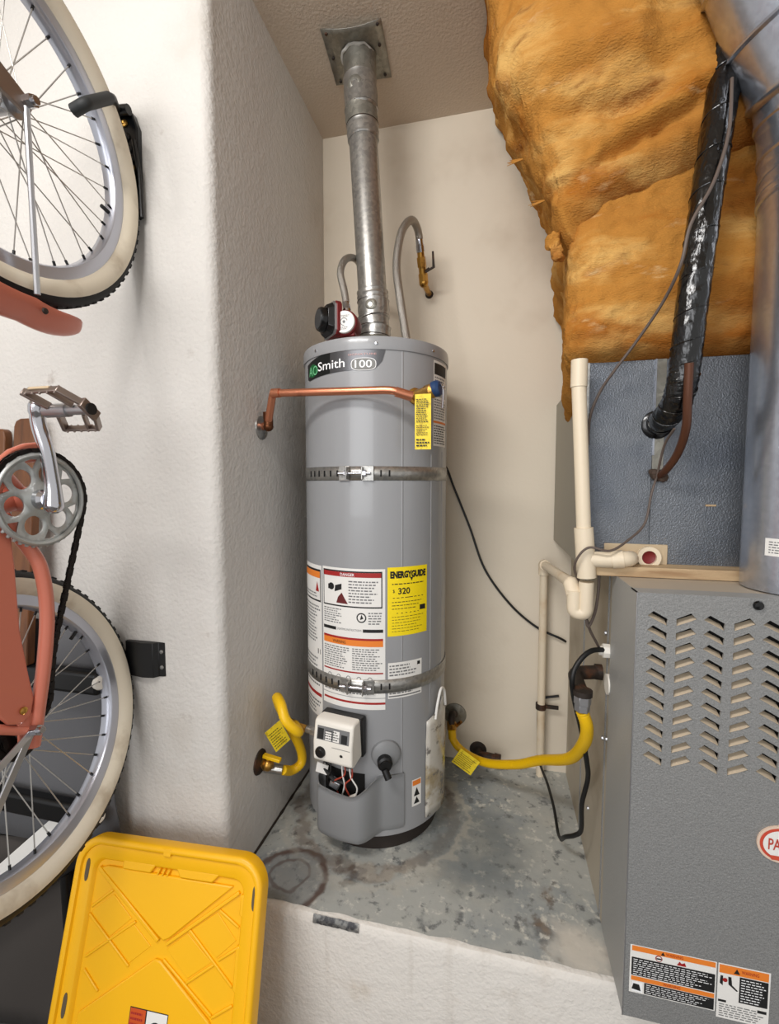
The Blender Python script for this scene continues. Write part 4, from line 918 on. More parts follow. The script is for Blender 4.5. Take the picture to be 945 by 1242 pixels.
# ------------------------------------------------------------------ wrapped refrigerant line
rl = thing('refrigerant_line', 'fat black plastic wrapped line hanging in front of the blanket', 'pipe', V((0.3406, 1.1000, 0.1304)))
pts = [V((0.4073, 1.0300, 0.8710)), V((0.4035, 1.0200, 0.7615)), V((0.3856, 1.0000, 0.6332)), V((0.3691, 0.9850, 0.5242)), V((0.3570, 0.9800, 0.4054)), V((0.3486, 0.9800, 0.3015)), V((0.3467, 0.9900, 0.2282)), V((0.3448, 1.0000, 0.1838)), V((0.3413, 1.0200, 0.1525)), V((0.3372, 1.0600, 0.1321)), V((0.3411, 1.1120, 0.1283))]
c_ = spline(pts, 14); g = MB(); n = len(c_); rad_ = []
for i in range(n): rad_.append((.0268 - .002*max(0, i-n*.72)/(n*.28))*(1+.06*noise.noise((i*.35, 2, 2))))
g.tube(c_, rad_, 22, jit=.035); g.build('wrapped_sleeve', M_wrap, rl, sharp=28)
for i in range(6, n-6, 9):
    g = MB(); d_ = (c_[i+1]-c_[i]).normalized(); 
    ring = []; t_ = V((1, 0, 0)); a_ = (t_-d_*t_.dot(d_)).normalized(); b_ = d_.cross(a_)
    for k in range(25): ring.append(c_[i] + (a_*math.cos(2*PI*k/24)+b_*math.sin(2*PI*k/24))*rad_[i]*1.0 + d_*(k/24-.5)*.045)
    g.tube(ring, .0012, 6); g.build('wrap_fold', M_wrap, rl)
q = V((0.3405, 1.1150, 0.1269)); g = MB(); g.lathe([(.032, 0), (.031, .004), (.024, .008)], q, (0, -1, 0), 24); g.build('wall_grommet', M_blk_g, rl)
cl = thing('copper_line', 'thin brown refrigerant line curving down below the black wrap', 'pipe', V((0.3380, 1.1000, 0.0167)))
g = MB(); g.tube(spline([V((0.3412, 0.9550, 0.2198)), V((0.3464, 0.9700, 0.1549)), V((0.3527, 0.9900, 0.1034)), V((0.3540, 1.0300, 0.0586)), V((0.3473, 1.0700, 0.0266)), V((0.3439, 1.1130, 0.0097))]), .0078, 12); g.build('tube', mat('brown_copper_line', (.36, .22, .15), .4, .4), cl)
g = MB()
bq = V((0.3422, 1.1080, 0.0150))
for k in range(8): g.ball(bq+V((random.uniform(-.014, .010), random.uniform(-.012, 0), random.uniform(-.014, .014))), random.uniform(.007, .012), None, 8)
g.build('putty_seal', mat('brown_putty', (.25, .19, .15), .8), cl)
w1 = thing('sensor_wire', 'thin brown wire running from the putty seal to the drain tee', 'wire', V((0.3368, 1.0900, 0.0095)))
g = MB(); g.tube(spline([V((0.3429, 1.0200, 0.1071)), V((0.3391, 1.0600, 0.0777)), V((0.3381, 1.0950, 0.0166)), V((0.3297, 1.1000, -0.0264)), V((0.3158, 1.0900, -0.0892)), V((0.2762, 1.0600, -0.1229)), V((0.2342, 1.0300, -0.1431)), V((0.1937, 1.0300, -0.1374)), V((0.1716, 1.0320, -0.1597)), V((0.1686, 1.0500, -0.1918)), V((0.1898, 1.0900, -0.2325))]), .0026, 8); g.build('wire', M_wire, w1)
w2 = thing('thermostat_wire', 'long grey thermostat wire draping from the duct past the blanket', 'wire', V((0.1994, 1.1000, 0.1383)))
g = MB(); g.tube(spline([V((0.4017, 0.9850, 0.7261)), V((0.3902, 0.9600, 0.6185)), V((0.3646, 0.9450, 0.5293)), V((0.3293, 0.9400, 0.4584)), V((0.3177, 0.9450, 0.3937)), V((0.3057, 0.9900, 0.3467)), V((0.2755, 1.0300, 0.2916)), V((0.2381, 1.0600, 0.2352)), V((0.2168, 1.0850, 0.1980)), V((0.2008, 1.1000, 0.1473)), V((0.1991, 1.1100, 0.0843))]), .0030, 8); g.build('wire', M_wire, w2)
w3 = thing('float_wire', 'black wire looping from the drain trap down to the furnace side', 'wire', V((0.2208, 1.0800, -0.3600)))
g = MB(); g.tube(spline([V((0.2269, 1.0900, -0.1931)), V((0.2254, 1.0850, -0.2389)), V((0.2189, 1.0800, -0.2886)), V((0.2042, 1.0700, -0.3203)), V((0.2003, 1.0700, -0.3057)), V((0.2098, 1.0800, -0.3325)), V((0.2284, 1.1000, -0.3664)), V((0.2372, 1.1150, -0.3826))]), .0032, 8); g.build('wire', M_wire, w3)

# ------------------------------------------------------------------ bicycle hung by its front wheel
bk = thing('bicycle', 'coral cruiser bicycle with whitewall tyres hung vertically on the left wall', 'bicycle', (-.92, .663, -.81))
WS = .94
def wheel(name, C, n_, label, nspoke=36, phase=0.0):
    C = V(C); n_ = V(n_).normalized(); e1 = (V((0, 1, 0))-n_*n_.y).normalized(); e2 = n_.cross(e1)
    ro = .341*WS; rt = .0265
    g = MB(); rc = ro-rt-.002
    prof = [(rc+rt*1.06*math.cos(a), rt*math.sin(a)) for a in [2*PI*i/20 for i in range(20)]]
    g.ring(prof, C, n_, 96)
    for k in range(84):                                   # tread blocks
        a = 2*PI*k/84; d = e1*math.cos(a)+e2*math.sin(a); t = n_.cross(d)
        Rm = Matrix((t, d, n_)).transposed()
        for s_ in (-1, 1): g.box(C+d*(ro-.0042)+n_*(s_*.0085), (.011, .006, .011), Rm)
    wroot = g.build(name, M_tire, bk, sharp=30); tag(wroot, label)
    g = MB()
    for s_ in (-1, 1):
        pr_ = []
        for i in range(9):
            a = D(74+84*i/8); pr_.append((rc+rt*1.08*math.cos(a), s_*(rt*1.035*math.sin(a)+.0006)))
        g.lathe(pr_, C, n_, 96, None, False)
    g.build('whitewall', M_ww, wroot)
    g = MB(); R1 = .286*WS; R2 = .262*WS
    g.ring([(R1, -.0145), (R1, -.0125), (R1-.008, -.0115), (R2+.003, -.013), (R2, -.010), (R2-.002, 0), (R2, .010), (R2+.003, .013), (R1-.008, .0115), (R1, .0125), (R1, .0145), (R1-.006, .0155), (R2, .0150), (R2-.003, .0120), (R2-.0045, 0), (R2-.003, -.0120), (R2, -.0150), (R1-.006, -.0155)], C, n_, 96); g.build('rim', M_rim, wroot)
    g = MB(); g.lathe([(.004, -.068), (.0055, -.064), (.0055, -.05), (.012, -.048), (.012, -.036), (.021, -.035), (.021, -.031), (.013, -.029), (.012, 0), (.013, .029), (.021, .031), (.021, .035), (.012, .036), (.012, .048), (.0055, .05), (.0055, .064), (.004, .068)], C, n_, 20); g.build('hub', M_alu, wroot)
    base = None; Lr = ORI[wroot.name]
    for k in range(nspoke):
        s_ = 1 if k % 2 else -1; a = 2*PI*k/nspoke+phase
        ah = a + (1 if (k//2) % 2 else -1)*D(62)
        key = (s_, (k//2) % 2)
        if base is None: base = {}
        if key not in base:
            g = MB(); p0 = n_*(.033*s_)+(e1*math.cos(ah)+e2*math.sin(ah))*.019; p1 = n_*(.004*s_)+(e1*math.cos(a)+e2*math.sin(a))*(R2-.002)
            pm_ = p0.lerp(p1, .955); g.tube([p0, p1], .00125, 5, M_spoke); g.tube([pm_, p1], .0027, 6, M_black)
            o = g.build('spoke', None, wroot, origin=(0, 0, 0)); o.location = C-Lr; base[key] = (o.data, a)
        else:
            md, a0 = base[key]; o = bpy.data.objects.new('spoke', md); COL.objects.link(o); o.parent = wroot
            o.matrix_basis = Matrix.Translation(C-Lr) @ Matrix.Rotation(a-a0, 4, n_)
    return wroot, C, n_, e1, e2
FWC, FWN = (-.851, .653, .648), (.999, .036, -.005)
RWC, RWN = (-.918, .656, -.4855), (.978, .070, .197)
fw, fC, fN, fe1, fe2 = wheel('front_wheel', FWC, FWN, 'whitewall front wheel hanging on the wall hook', phase=.05)
rw, rC, rN, re1, re2 = wheel('rear_wheel', RWC, RWN, 'whitewall rear wheel behind the yellow lid', phase=.02)
# valve stems
for C_, e1_, e2_, n_, par, a in ((fC, fe1, fe2, fN, fw, -.17), (rC, re1, re2, rN, rw, .62)):
    d = e1_*math.cos(a)+e2_*math.sin(a); g = MB(); g.tube([C_+d*.247, C_+d*.222], .0042, 8); g.build('valve_stem', M_black, par)
# front fender, stays, fork
def fp_(r, a, x): return fC + (fe1*math.cos(a)+fe2*math.sin(a))*r + fN*x
g = MB(); rows = []
for i in range(41):
    a = D(-66-i*.9-80*(i/40)**1.4); e = math.sqrt(max(0, 1-(1-min(1, i/6))**2)); hw = .040*e
    rows.append([fp_(.352 - .036*(abs(x)**2.2)*e + .016*math.sin(PI*min(1, (i+3)/13))*(i < 10), a, x*hw) for x in [-1+2*j/10 for j in range(11)]])
g.grid(rows); g.build('front_fender', M_coral, bk, thick=-.002)
g = MB(); q = fp_(.335, D(-84), .041); g.lathe([(.006, 0), (.005, .003), (.0001, .004)], q, fN, 10); g.build('fender_bolt', M_iron, bk)
for s_ in (1, -1):
    g = MB(); a0 = fC+fN*(.060*s_); a1 = fp_(.310, D(-86), .041*s_); g.tube([a0, a0.lerp(a1, .5), a1], [.0052, .0048, .0052], 8); g.build('fender_stay', M_alu, bk)
    g = MB(); b0 = fC+fN*(.056*s_); dirf = V((0, -1, .36)).normalized(); 
    pz = V((0, .36, 1)).normalized()
    w0, w1_ = .017, .024
    A = [b0-dirf*.012+pz*w0*.6, b0+dirf*.10+pz*w1_, b0+dirf*.44+pz*.02+V((.02*-s_*0, 0, 0)), b0+dirf*.44-pz*.02, b0+dirf*.10-pz*w1_*1.3, b0-dirf*.012-pz*w0]
    g.prism([p_+fN*.004 for p_ in A], [p_-fN*.004 for p_ in A]); g.build('fork_blade', M_pedal, bk, bevel=.002)
g = MB(); g.tube([fC+fN*.058, fC+fN*.076], .0105, 6); g.tube([fC+fN*.07, fC+fN*.082], .007, 10); g.build('axle_nut', M_steel, bk)
# frame beyond the picture's edge, so the parts hang together
BBp = V((-0.8460, 0.6921, -0.0323)); BB = V((-.895, BBp.y, BBp.z))
hd0 = fC + V((0, -.44, .155)); hd0.x = -.87
g = MB(); g.tube(spline([BB, V((-.89, .50, .20)), V((-.88, .36, .52)), V((-.873, .27, .74))]), .019, 14); g.tube(spline([BB, V((-.90, .45, -.10)), V((-.90, .25, -.17))]), .017, 14)
g.tube(spline([V((-.90, .25, -.17)), V((-.885, .21, .25)), V((-.873, .20, .68))]), .016, 14); g.tube([V((-.873, .12, .70)), V((-.873, .33, .77))], .022, 14); g.tube([V((BB.x-.04, BB.y, BB.z)), V((BB.x+.036, BB.y, BB.z))], .024, 18); g.build('frame', M_coral, bk)
rh = rC + rN*.052; rh2 = rC - rN*.052
st = [V((-.872, .640, -.062)), V((-0.8680, 0.6812, -0.1250)), V((-0.8580, 0.6949, -0.1701)), V((-0.8560, 0.7009, -0.2497)), V((-0.8580, 0.6926, -0.3461)), V((-0.8640, 0.6793, -0.4435)), V((-0.8680, 0.6694, -0.5099))]
g = MB(); g.tube(spline(st), .0125, 12); g.build('chain_stay', M_coral, bk)
g = MB(); g.tube(spline([V((-.918, .64, -.062)), V((-.955, .68, -.16)), V((-.965, .69, -.30)), rh2+V((0, .02, .03))]), .0125, 12); g.build('chain_stay', M_coral, bk)
g = MB(); g.tube([V((-.90, .25, -.17)), V((-.885, .55, -.41)), rh+V((.003, -.004, .004))], .009, 10); g.build('seat_stay', M_coral, bk)
g = MB(); q = rh; A = [q+V((0, a, b)) for a, b in ((-.02, .035), (.02, .035), (.024, -.012), (.006, -.036), (-.02, -.030))]; g.prism(A, [p_+V((.005, 0, 0)) for p_ in A]); g.build('dropout', M_coral, bk, bevel=.002)
g = MB(); g.tube([rC+rN*.055, rC+rN*.080], .0105, 6); g.tube([rC+rN*.075, rC+rN*.088], .0065, 10); g.build('axle_nut', M_steel, bk)
for a_, b_ in (((0, 928), (36, 902)), ((-14, 985), (33, 908))):
    pass
q1 = V((-0.8500, 0.5997, -0.4925)); q2 = V((-0.8600, 0.5829, -0.5862))
for q_ in (q1, q2):
    g = MB(); d = (q_-rh); d.normalize(); s_ = d.cross(V((1, 0, 0))).normalized(); A = [rh+V((.008,0,0))-s_*.007, rh+V((.008,0,0))+s_*.007, rh+V((.008,0,0))+d*.26+s_*.0075, rh+V((.008,0,0))+d*.26-s_*.0075]; g.prism(A, [p_+V((.004, 0, 0)) for p_ in A]); g.build('rack_strut', M_alu, bk, bevel=.001)
# chain guard (sickle plate from the chainring down to the axle)
gx = -.864
def gpt(x, y): return None
outer = [V((-0.8640, 0.7076, 0.0787)), V((-0.8640, 0.6774, 0.0730)), V((-0.8640, 0.6501, 0.0604)), V((-0.8640, 0.6238, 0.0369)), V((-0.8640, 0.6005, -0.0064)), V((-0.8640, 0.5763, -0.1310)), V((-0.8640, 0.5772, -0.3020)), V((-0.8640, 0.6004, -0.4099)), V((-0.8640, 0.6212, -0.4406)), V((-0.8640, 0.6442, -0.4529)), V((-0.8640, 0.6633, -0.4420)), V((-0.8640, 0.6696, -0.4124)), V((-0.8640, 0.6613, -0.3586)), V((-0.8640, 0.6503, -0.2753)), V((-0.8640, 0.6475, -0.1583)), V((-0.8640, 0.6434, -0.0968)), V((-0.8640, 0.6326, -0.0584)), V((-0.8640, 0.6349, -0.0141)), V((-0.8640, 0.6536, 0.0172)), V((-0.8640, 0.6785, 0.0362)), V((-0.8640, 0.7057, 0.0405))]
g = MB(); g.prism([p_-V((.006, 0, 0)) for p_ in outer], [p_+V((.006, 0, 0)) for p_ in outer]); g.build('chain_guard', M_coral, bk, bevel=.004, seg=3)
g = MB(); g.lathe([(.007, 0), (.007, .003), (.003, .005), (.0001, .005)], V((-0.8560, 0.6455, -0.4255)), (1, 0, 0), 12); g.build('guard_bolt', M_brass, bk)
# chainring with round windows
CR = V((-.846, BB.y, BB.z)); bm = bmesh.new()
def bl(pts):
    vs_ = [bm.verts.new(p_) for p_ in pts]; return [bm.edges.new((vs_[i], vs_[(i+1) % len(vs_)])) for i in range(len(vs_))]
def cring(cx, cy, r, n, ph=0, sx=1): return [(CR.x, CR.y+cx+r*math.cos(2*PI*i/n+ph), CR.z+cy+r*math.sin(2*PI*i/n+ph)) for i in range(n)]
RR = .087; teeth = []
for i in range(44):
    for q_, r_ in ((0, RR), (.3, RR), (.45, RR+.005), (.7, RR+.005), (.85, RR)):
        a = 2*PI*(i+q_)/44; teeth.append((CR.x, CR.y+r_*math.cos(a), CR.z+r_*math.sin(a)))
E_ = bl(teeth); off = D(12)
for k in range(6):
    a = off+2*PI*k/6; E_ += bl(cring(.051*math.cos(a), .051*math.sin(a), .0185, 20))
    b = a+PI/6; E_ += bl([(CR.x, CR.y+r_*math.cos(b+w_), CR.z+r_*math.sin(b+w_)) for r_, w_ in ((.058, 0), (.076, -.17), (.0775, 0), (.076, .17))])
bmesh.ops.triangle_fill(bm, edges=E_, use_beauty=True, normal=(1, 0, 0))
me = bpy.data.meshes.new('tmp'); bm.to_mesh(me); bm.free()
g = MB(); g.add([v.co.copy() for v in me.vertices], [tuple(p_.vertices) for p_ in me.polygons]); bpy.data.meshes.remove(me)
g.lathe([(RR-.006, .0), (RR-.003, .0025), (RR, .0)], CR, (1, 0, 0), 64, None, False)
g.build('chainring', mat('satin_chainring', (.70, .71, .70), .42, .45), bk, sharp=25, thick=.004)
g = MB(); g.lathe([(.020, -.004), (.020, .01), (.014, .016), (.0001, .016)], CR, (1, 0, 0), 20); g.build('crank_boss', M_steel, bk)
# chain: plates along the right run and round the ring
cog = rC + rN*.040; rcg = .034
cpth = []
for i in range(25):
    a = D(200-205*i/24); cpth.append(CR+V((-.001, math.cos(a)*(RR+.0065), math.sin(a)*(RR+.0065))))
c2_ = V((-0.8480, 0.7720, -0.0938)); c3_ = V((-0.8520, 0.7394, -0.2174)); c4_ = V((-0.8620, 0.7152, -0.3383)); c5_ = V((-0.8750, 0.7123, -0.4407))
cpth += spline([cpth[-1], c2_, c3_, c4_, c5_, cog+V((0, rcg, .006))], 12)[1:]
for i in range(1, 13): a = D(-180*i/12); cpth.append(cog+V((0, math.cos(a)*rcg, math.sin(a)*rcg)))
cpth += [cog+V((-.012-.02*math.sin(PI*t), -rcg, 0)).lerp(CR-cog+V((-.03, -RR, 0)), t) for t in (.2, .4, .6, .8, .95)]
Ls = [0]
for a, b in zip(cpth, cpth[1:]): Ls.append(Ls[-1]+(b-a).length)
nl = int(Ls[-1]/.0127); g = MB(); j = 0; pts_ = []
for i in range(nl+1):
    s_ = Ls[-1]*i/nl
    while j < len(Ls)-2 and Ls[j+1] < s_: j += 1
    pts_.append(cpth[j].lerp(cpth[j+1], (s_-Ls[j])/max(1e-9, Ls[j+1]-Ls[j])))
for i in range(nl):
    a, b = pts_[i], pts_[i+1]; d = (b-a).normalized(); x_ = (V((1, 0, 0))-d*d.x).normalized(); z_ = d.cross(x_)
    Rm = Matrix((d, x_, z_)).transposed(); off = .0042 if i % 2 else .0026
    for s_ in (-1, 1): g.box((a+b)/2+x_*(off*s_), (.0165, .0014, .0082), Rm)
    g.tube([a-x_*.0045, a+x_*.0045], .0036, 6)
g.build('chain', M_chain, bk, sharp=30)
g = MB()
for r_, x_ in ((rcg+.004, .036), (.05, .030)): g.lathe([(r_-.006, x_-.002), (r_, x_-.001), (r_, x_+.001), (r_-.006, x_+.002)], rC, rN, 36)
g.build('cog', M_chain, rw)
# crank and pedal
pe = V((-0.8220, 0.6745, 0.1306)); c0_ = V((-.826, BB.y, BB.z))
g = MB(); cr_pts = spline([c0_+V((.004, .004, -.010)), c0_+V((.006, .002, .03)), c0_.lerp(pe, .55)+V((.006, .002, 0)), c0_.lerp(pe, .85)+V((.0, -.002, 0)), pe+V((.004, -.004, .008))], 6)
k_ = len(cr_pts); g.tube(cr_pts, [.0175-.005*math.sin(PI*.5*min(1, i/(k_*.4)))+.002*(i > k_*.85) for i in range(k_)], 14); g.ball(cr_pts[0], .0178, None, 14); g.ball(cr_pts[-1], .0145, None, 14); g.build('crank_arm', M_steel, bk)
pd_o = V((pe.x+.062, pe.y, pe.z)); pa = .62
xs = V((1, 0, 0)); ys = V((0, math.cos(pa), -math.sin(pa))); zs = xs.cross(ys)
def pq(x, y, z=0): return pd_o + xs*x + ys*y + zs*z
g = MB(); g.tube([pe, pe+V((.118, 0, 0))], .0095, 12); g.tube([pe+V((.02, 0, 0)), pe+V((.07, 0, 0))], .0125, 12); g.build('pedal_axle', M_alu, bk)
g = MB(); out_ = [(-.046, -.047), (.030, -.049), (.052, -.018), (.052, .020), (.032, .049), (-.044, .047), (-.044, .03), (-.044, -.03)]
Rp = Matrix((xs, ys, zs)).transposed()
def bar(a, b, w_, h_):
    a_, b_ = pq(*a), pq(*b); d = (b_-a_).normalized(); t_ = zs.cross(d); g.box((a_+b_)/2, ((b_-a_).length+w_*.6, w_, h_), Matrix((d, t_, zs)).transposed())
bar((-.046, -.047), (.030, -.049), .005, .012); bar((.032, .049), (-.044, .047), .005, .012)
bar((.030, -.049), (.052, -.014), .006, .013); bar((.052, .016), (.032, .049), .006, .013); bar((.052, -.016), (.052, .018), .008, .020)
bar((-.046, -.047), (-.026, -.012), .007, .014); bar((-.044, .047), (-.024, .012), .007, .014); bar((.006, -.047), (.026, -.012), .005, .010); bar((.010, .047), (.030, .012), .005, .010)
for yy in (-.048, .048):
    for i in range(5): g.tube([pq(-.036+.016*i, yy, -.009), pq(-.036+.016*i, yy, .009)], .0025, 6)
g.build('pedal_cage', M_pedal, bk, bevel=.0015)
g = MB(); q = pe+V((.118, 0, 0)); g.lathe([(.0105, 0), (.0105, .003), (.0001, .003)], q, xs, 14); g.build('pedal_cap', M_black, bk)
g = MB(); q = pq(-.008, -.052, .002); g.box(q, (.044, .002, .005), Rp); g.build('reflector', mat('amber_reflector', (.78, .70, .58), .3), bk)

# ------------------------------------------------------------------ wall hook and tyre tray
hk = thing('bike_hook', 'black steel wall hook holding the front wheel', 'hook', V((-0.8776, 0.9810, 0.7701)))
pl_ = [(126, 130, 0), (158, 130, 0), (166, 148, 0), (171, 172, 0), (173, 262, 0), (166, 268, 0), (150, 230, 0), (128, 170, 0)]
A = [V((-0.9468, 0.9750, 0.9088)), V((-0.8735, 0.9750, 0.8975)), V((-0.8535, 0.9750, 0.8734)), V((-0.8410, 0.9750, 0.8395)), V((-0.8419, 0.9750, 0.7607)), V((-0.8422, 0.9750, 0.6428)), V((-0.8519, 0.9750, 0.6345)), V((-0.8642, 0.9750, 0.6783)), V((-0.9139, 0.9750, 0.7908)), V((-0.9447, 0.9750, 0.8532))]
g = MB(); g.prism([p_ + V((0, -.010, 0)) for p_ in A], [V((p_.x, YF, p_.z)) for p_ in A]); g.build('wall_plate', mat('navy_black_steel', (.06, .07, .085), .28, .3), hk, bevel=.003)
g = MB(); g.tube([V((-0.9043, 0.9550, 0.8786)), V((-0.8535, 0.9550, 0.8733))], .011, 10); g.build('hinge_barrel', M_black, hk)
g = MB(); g.tube([V((-0.8490, 0.9620, 0.8093)), V((-0.8361, 0.9620, 0.7327)), V((-0.8368, 0.9660, 0.6334))], .005, 8); g.build('plate_rib', M_black, hk)
for k, q_ in enumerate((V((-0.8745, 0.9640, 0.8522)), V((-0.8581, 0.9640, 0.7485)))):
    g = MB(); g.lathe([(.0085, 0), (.008, .003), (.004, .005), (.0001, .003)], q_, (0, -1, 0), 12); g.build('screw', M_brass, hk)
for q_ in (V((-0.8703, 0.9630, 0.8209)), V((-0.8645, 0.9630, 0.7939)), V((-0.8585, 0.9630, 0.7705))):
    g = MB(); g.lathe([(.010, 0), (.006, .004), (.0001, .004)], q_, (0, -1, 0), 12); g.build('pressed_dimple', M_black, hk)
g = MB(); h0 = V((-0.8857, 0.9550, 0.8772)); h1 = V((-0.8302, 0.8850, 0.8419)); h2 = V((-0.8000, 0.7823, 0.7440)); h1.x += .03; h1 = V((-0.8120, 0.8633, 0.8217)); g.tube(fillet([h0, h1, h2, h2+V((-.022, .0, -.006))], .012), .0085, 12); g.build('hook_rod', M_black, hk)
g = MB(); h1b = h1.lerp(h2, .12); g.tube(fillet([h1b, h2, h2+V((-.028, .0, -.008))], .012), .0115, 14); g.build('rubber_sleeve', mat('grey_black_rubber', (.15, .16, .165), .6), hk)
tb = thing('tyre_tray', 'small black folded steel tray on the wall beside the rear tyre', 'bracket', V((-0.8679, 0.9810, -0.4586)))
g = MB(); a = V((-0.9034, 0.9750, -0.4092)); b = V((-0.8222, 0.9750, -0.4998)); x0, x1, z1, z0 = a.x-.03, b.x, a.z, b.z
cs_ = [(x1, YF-.001), (x1-.018, YF-.004), (x1-.026, YF-.016), (x1-.055, YF-.020), (x0, YF-.012), (x0, YF-.001)]
g.prism([V((x, y, z0)) for x, y in cs_], [V((x, y, z1)) for x, y in cs_]); g.build('bent_plate', M_black, tb, bevel=.002)
for zz in (z1-.025, z0+.025):
    g = MB(); g.lathe([(.0055, 0), (.005, .002), (.0001, .003)], (x1-.010, YF-.003, zz), (0, -1, 0), 10); g.build('screw', M_galv, tb)

# ------------------------------------------------------------------ yellow storage lid leaning on the platform
LA = V((-.99659, .88839, -.8784)); LU = V((.99876, .01565, .04722)).normalized(); LD = V((.04975, -.32148, -.94561)).normalized(); LN = LD.cross(LU)
if LN.y > 0: LN = -LN
LW, LH = .50, .757
def lp(u, v, h=0): return LA + LU*u + LD*v + LN*h
td = thing('storage_lid', 'yellow plastic storage tote lid leaning against the platform', 'lid', lp(LW/2, LH))
def rrect(u0, v0, u1, v1, r, n=8):
    out = []
    for cx, cy, a in ((u0+r, v0+r, PI), (u1-r, v0+r, 1.5*PI), (u1-r, v1-r, 0), (u0+r, v1-r, .5*PI)):
        for i in range(n+1): q = a+PI/2*i/n; out.append((cx+r*math.cos(q), cy+r*math.sin(q)))
    return out
g = MB(); rows = []
for ins, h in ((.004, -.018), (0, -.016), (0, .012), (.003, .017), (.010, .019), (.016, .016), (.018, .010), (.044, .010), (.047, .008), (.052, .0), (.053, 0)):
    rows.append([lp(u, v, h) for u, v in rrect(ins, ins, LW-ins, LH-ins, max(.012, .062-ins*.7))])
rows.append([lp(LW/2, LH/2, 0)]*len(rows[0]))
g.grid(rows, None, True); g.build('rim_and_panel', M_lid, td, sharp=45)
def plate(pts, h, name, m=M_lid, bev=.003, h0=-.002):
    g = MB(); g.prism([lp(u, v, h0) for u, v in pts], [lp(u, v, h) for u, v in pts]); return g.build(name, m, td, bevel=bev, seg=2)
for flip in (False, True):
    F = (lambda P_: [(u, LH-v) for u, v in P_][::-1]) if flip else (lambda P_: P_)
    plate(F([(.085, .062), (.425, .064), (.278, .182), (.263, .189), (.248, .182), (.067, .068)]), .006, 'top_facet')
    plate(F([(.248, .224), (.262, .226), (.395, .312), (.43, .352), (.43, .378), (.066, .378), (.068, .350)]), .006, 'centre_facet')
    # ridges: stepped diamonds of the two side fields
    def ridge(a, b, w_=.006, h=.0055):
        du, dv = b[0]-a[0], b[1]-a[1]; L_ = math.hypot(du, dv); nu, nv = -dv/L_*w_/2, du/L_*w_/2
        plate(F([(a[0]+nu, a[1]+nv), (b[0]+nu, b[1]+nv), (b[0]-nu, b[1]-nv), (a[0]-nu, a[1]-nv)]), h, 'ridge', bev=.002)
    ridge((.062, .068), (.250, .190), .009, .008); ridge((.440, .074), (.270, .195), .008, .006)
    for a, b in (((.055, .151), (.109, .110)), ((.060, .249), (.182, .164)), ((.052, .165), (.180, .250)), ((.062, .272), (.109, .307)), ((.109, .110), (.118, .104)),
                 ((.322, .159), (.443, .248)), ((.394, .114), (.446, .140)), ((.331, .258), (.394, .215)), ((.403, .206), (.446, .178)), ((.400, .308), (.447, .279)), ((.267, .224), (.400, .305))):
        ridge(a, b, .006, .004)
    plate(F([(.057, .160), (.112, .119), (.170, .160), (.118, .202)]), .0016, 'diamond_facet', bev=.001); plate(F([(.125, .206), (.178, .170), (.230, .205), (.180, .244)]), .0016, 'diamond_facet', bev=.001)
    plate(F([(.332, .158), (.390, .119), (.442, .165), (.398, .203)]), .0016, 'diamond_facet', bev=.001); plate(F([(.272, .205), (.320, .168), (.388, .212), (.332, .250)]), .0016, 'diamond_facet', bev=.001)
    # ledges and latch recesses just inside the rim
    plate(F([(.130, .042), (.222, .042), (.208, .062), (.130, .062)]), .010, 'ledge'); plate(F([(.275, .042), (.392, .042), (.372, .062), (.288, .062)]), .010, 'ledge')
    for k in range(3): plate(F([(.230+.013*k, .050), (.234+.013*k, .050), (.228+.013*k, .064), (.224+.013*k, .064)]), .009, 'latch_rib', bev=.001)
    plate(F([(.242, .004), (.262, .004), (.262, .020), (.242, .020)]), .0185, 'latch_notch', bev=.001)
for v0, v1 in ((.075, .125), (.17, .26), (.40, .47)):
    plate([(.446, v0), (.460, v0), (.460, v1), (.446, v1-.012)], .009, 'ledge')
for u, vs_ in ((.033, (.052, .318, .60)), (.487, (.055, .33, .60))):
    for v in vs_:
        g = MB(); A = []
        for i in range(16):
            q = 2*PI*i/16; A.append((u+.0055*math.cos(q), v+.022+.016*math.sin(q)+(.008 if math.sin(q) > 0 else -.008)))
        hh_ = .0102 if u < .1 else .0172
        g.prism([lp(a-(0 if u < .1 else .006), b, .004) for a, b in A], [lp(a-(0 if u < .1 else .006), b, .0112) for a, b in A]); g.build('handle_slot', M_slot, td)
p = Print(lambda u, v, lift: lp(u, v, .0062+lift), .5)
p.rect(.203, .316, .300, .40, M_ink, .0003); p.rect(.2045, .3175, .244, .40, mat('lid_label_orange', (.78, .30, .06), .5), .0006); p.rect(.247, .3175, .2985, .40, M_white, .0006)
p.lines(.207, .322, .242, .398, 8, M_red, .001, .4, .006); p.disc(.272, .352, .018, M_ink, .001); p.disc(.272, .352, .0135, M_grayink, .0013); p.build('warning_sticker', None, td)

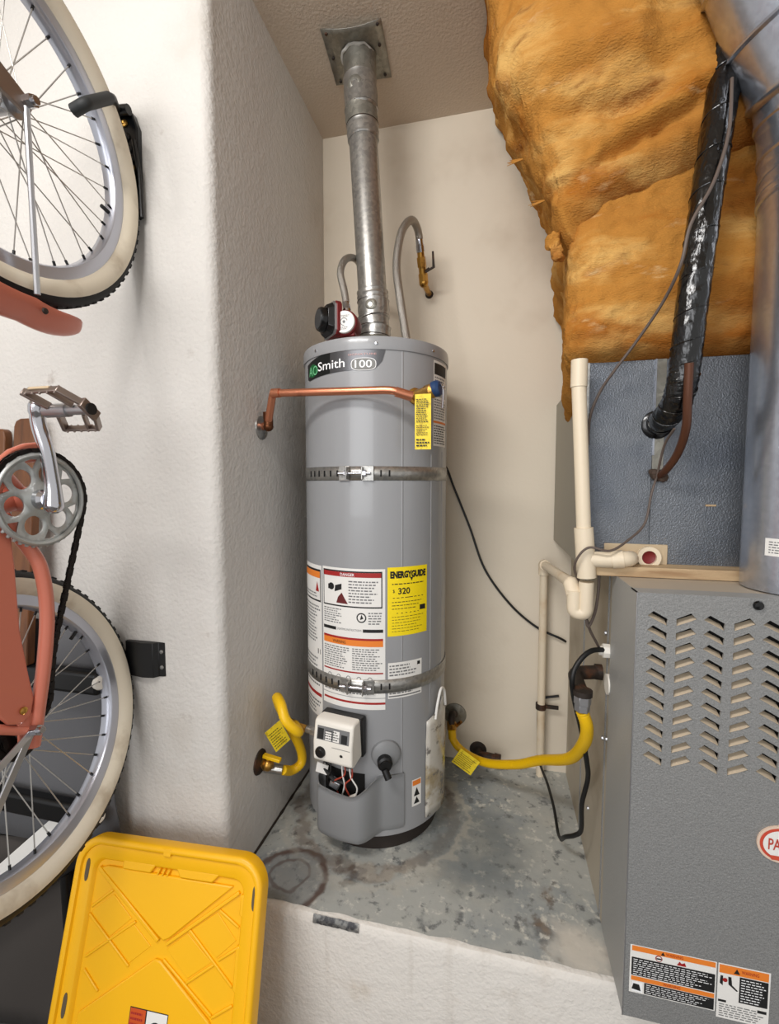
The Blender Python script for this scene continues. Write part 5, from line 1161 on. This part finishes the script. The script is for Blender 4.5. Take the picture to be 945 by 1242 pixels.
# ------------------------------------------------------------------ folded cot and boards behind the rear wheel
ct = thing('folded_cot', 'folded black framed cot with grey canvas behind the rear wheel', 'cot', (-1.25, .92, ZF))
g = MB(); rows = []
for i in range(9):
    z = -.36 - .62*i/8; rows.append([V((-1.75+.80*j/10, .945+.012*math.sin(i*1.1+j*.5), z)) for j in range(11)])
g.grid(rows); g.build('canvas', M_fab, ct, thick=.004)
g = MB(); g.grid([[V((-1.75+.74*j/14, .950+.010*math.sin(i*.9+j*.8), -1.0-.59*i/8)) for j in range(15)] for i in range(9)]); tag(g.build('shade_sheet', mat('shade_charcoal', (.25, .23, .215), .9), ct, thick=.004), 'added charcoal sheet standing in for wall shade below the canvas')  # added dark sheet, stands in for the shade on the wall below the cot
for z, xe in ((-.496, -.945), (-.848, -.972)):
    g = MB(); g.box(((-1.80+xe)/2, .905, z), (xe+1.80, .034, .058)); rb2 = g.build('rail', M_pipeblk, ct, bevel=.010, seg=3)
    g = MB(); g.lathe([(.018, -.004), (.018, .004), (.015, .009), (.010, .010), (.0001, .008)], (xe, .900, z+.004), (1, -.35, .0), 20); g.build('end_cap', M_offw, rb2)
g = MB(); g.tube([V((-1.70, .89, -1.46)), V((-.985, .905, -.93))], .020, 12); g.build('diagonal_leg', M_pipeblk, ct)
g = MB(); g.tube([V((-1.085, .905, -1.02)), V((-1.068, .90, -1.597))], .014, 12); g.build('leg', M_pipeblk, ct)
g = MB(); g.tube([V((-1.10, .93, -1.04)), V((-1.03, .95, -1.13)), V((-1.00, .955, -1.597))], .012, 10); g.build('leg', M_pipeblk, ct)
g = MB(); g.box((-1.26, .925, -1.03), (.52, .012, .05), Matrix.Rotation(-.72, 3, 'Y')); g.build('pale_slat', M_white, ct, bevel=.002)
for k, (x, zt, lab) in enumerate(((-1.185, .165, 'right brown wooden board with rounded top behind the bicycle crank'), (-1.283, .140, 'left brown wooden board with rounded top behind the bicycle crank'))):
    g = MB(); A = [(x-.034, zt-.02), (x-.028, zt-.006), (x-.014, zt), (x+.022, zt), (x+.031, zt-.006), (x+.035, zt-.022), (x+.030, -.466), (x-.034, -.466)]
    yy_ = lambda z: .885 + .05*(z+.466)/.63
    g.prism([V((a, yy_(b), b)) for a, b in A], [V((a, yy_(b)+.022, b)) for a, b in A]); tag(g.build('wooden_board', M_wood, None, origin=(x, .90, -.466), bevel=.003), lab, 'board')

# dirty joint where the platform meets the left alcove wall
g = MB(); pts_j = [V((XL+.0015, YF+.03+(YB-YF-.04)*i/30, ZP+.001+.0015*noise.noise((i*.9, 1, 1)))) for i in range(31)]
g.tube(pts_j, [.0045+.0025*noise.noise((i*.7, 5, 2)) for i in range(31)], 6); structure(g, 'trim_2', mat('dirty_caulk', (.20, .16, .13), .9), 'dark dirty caulk line at the platform left edge')
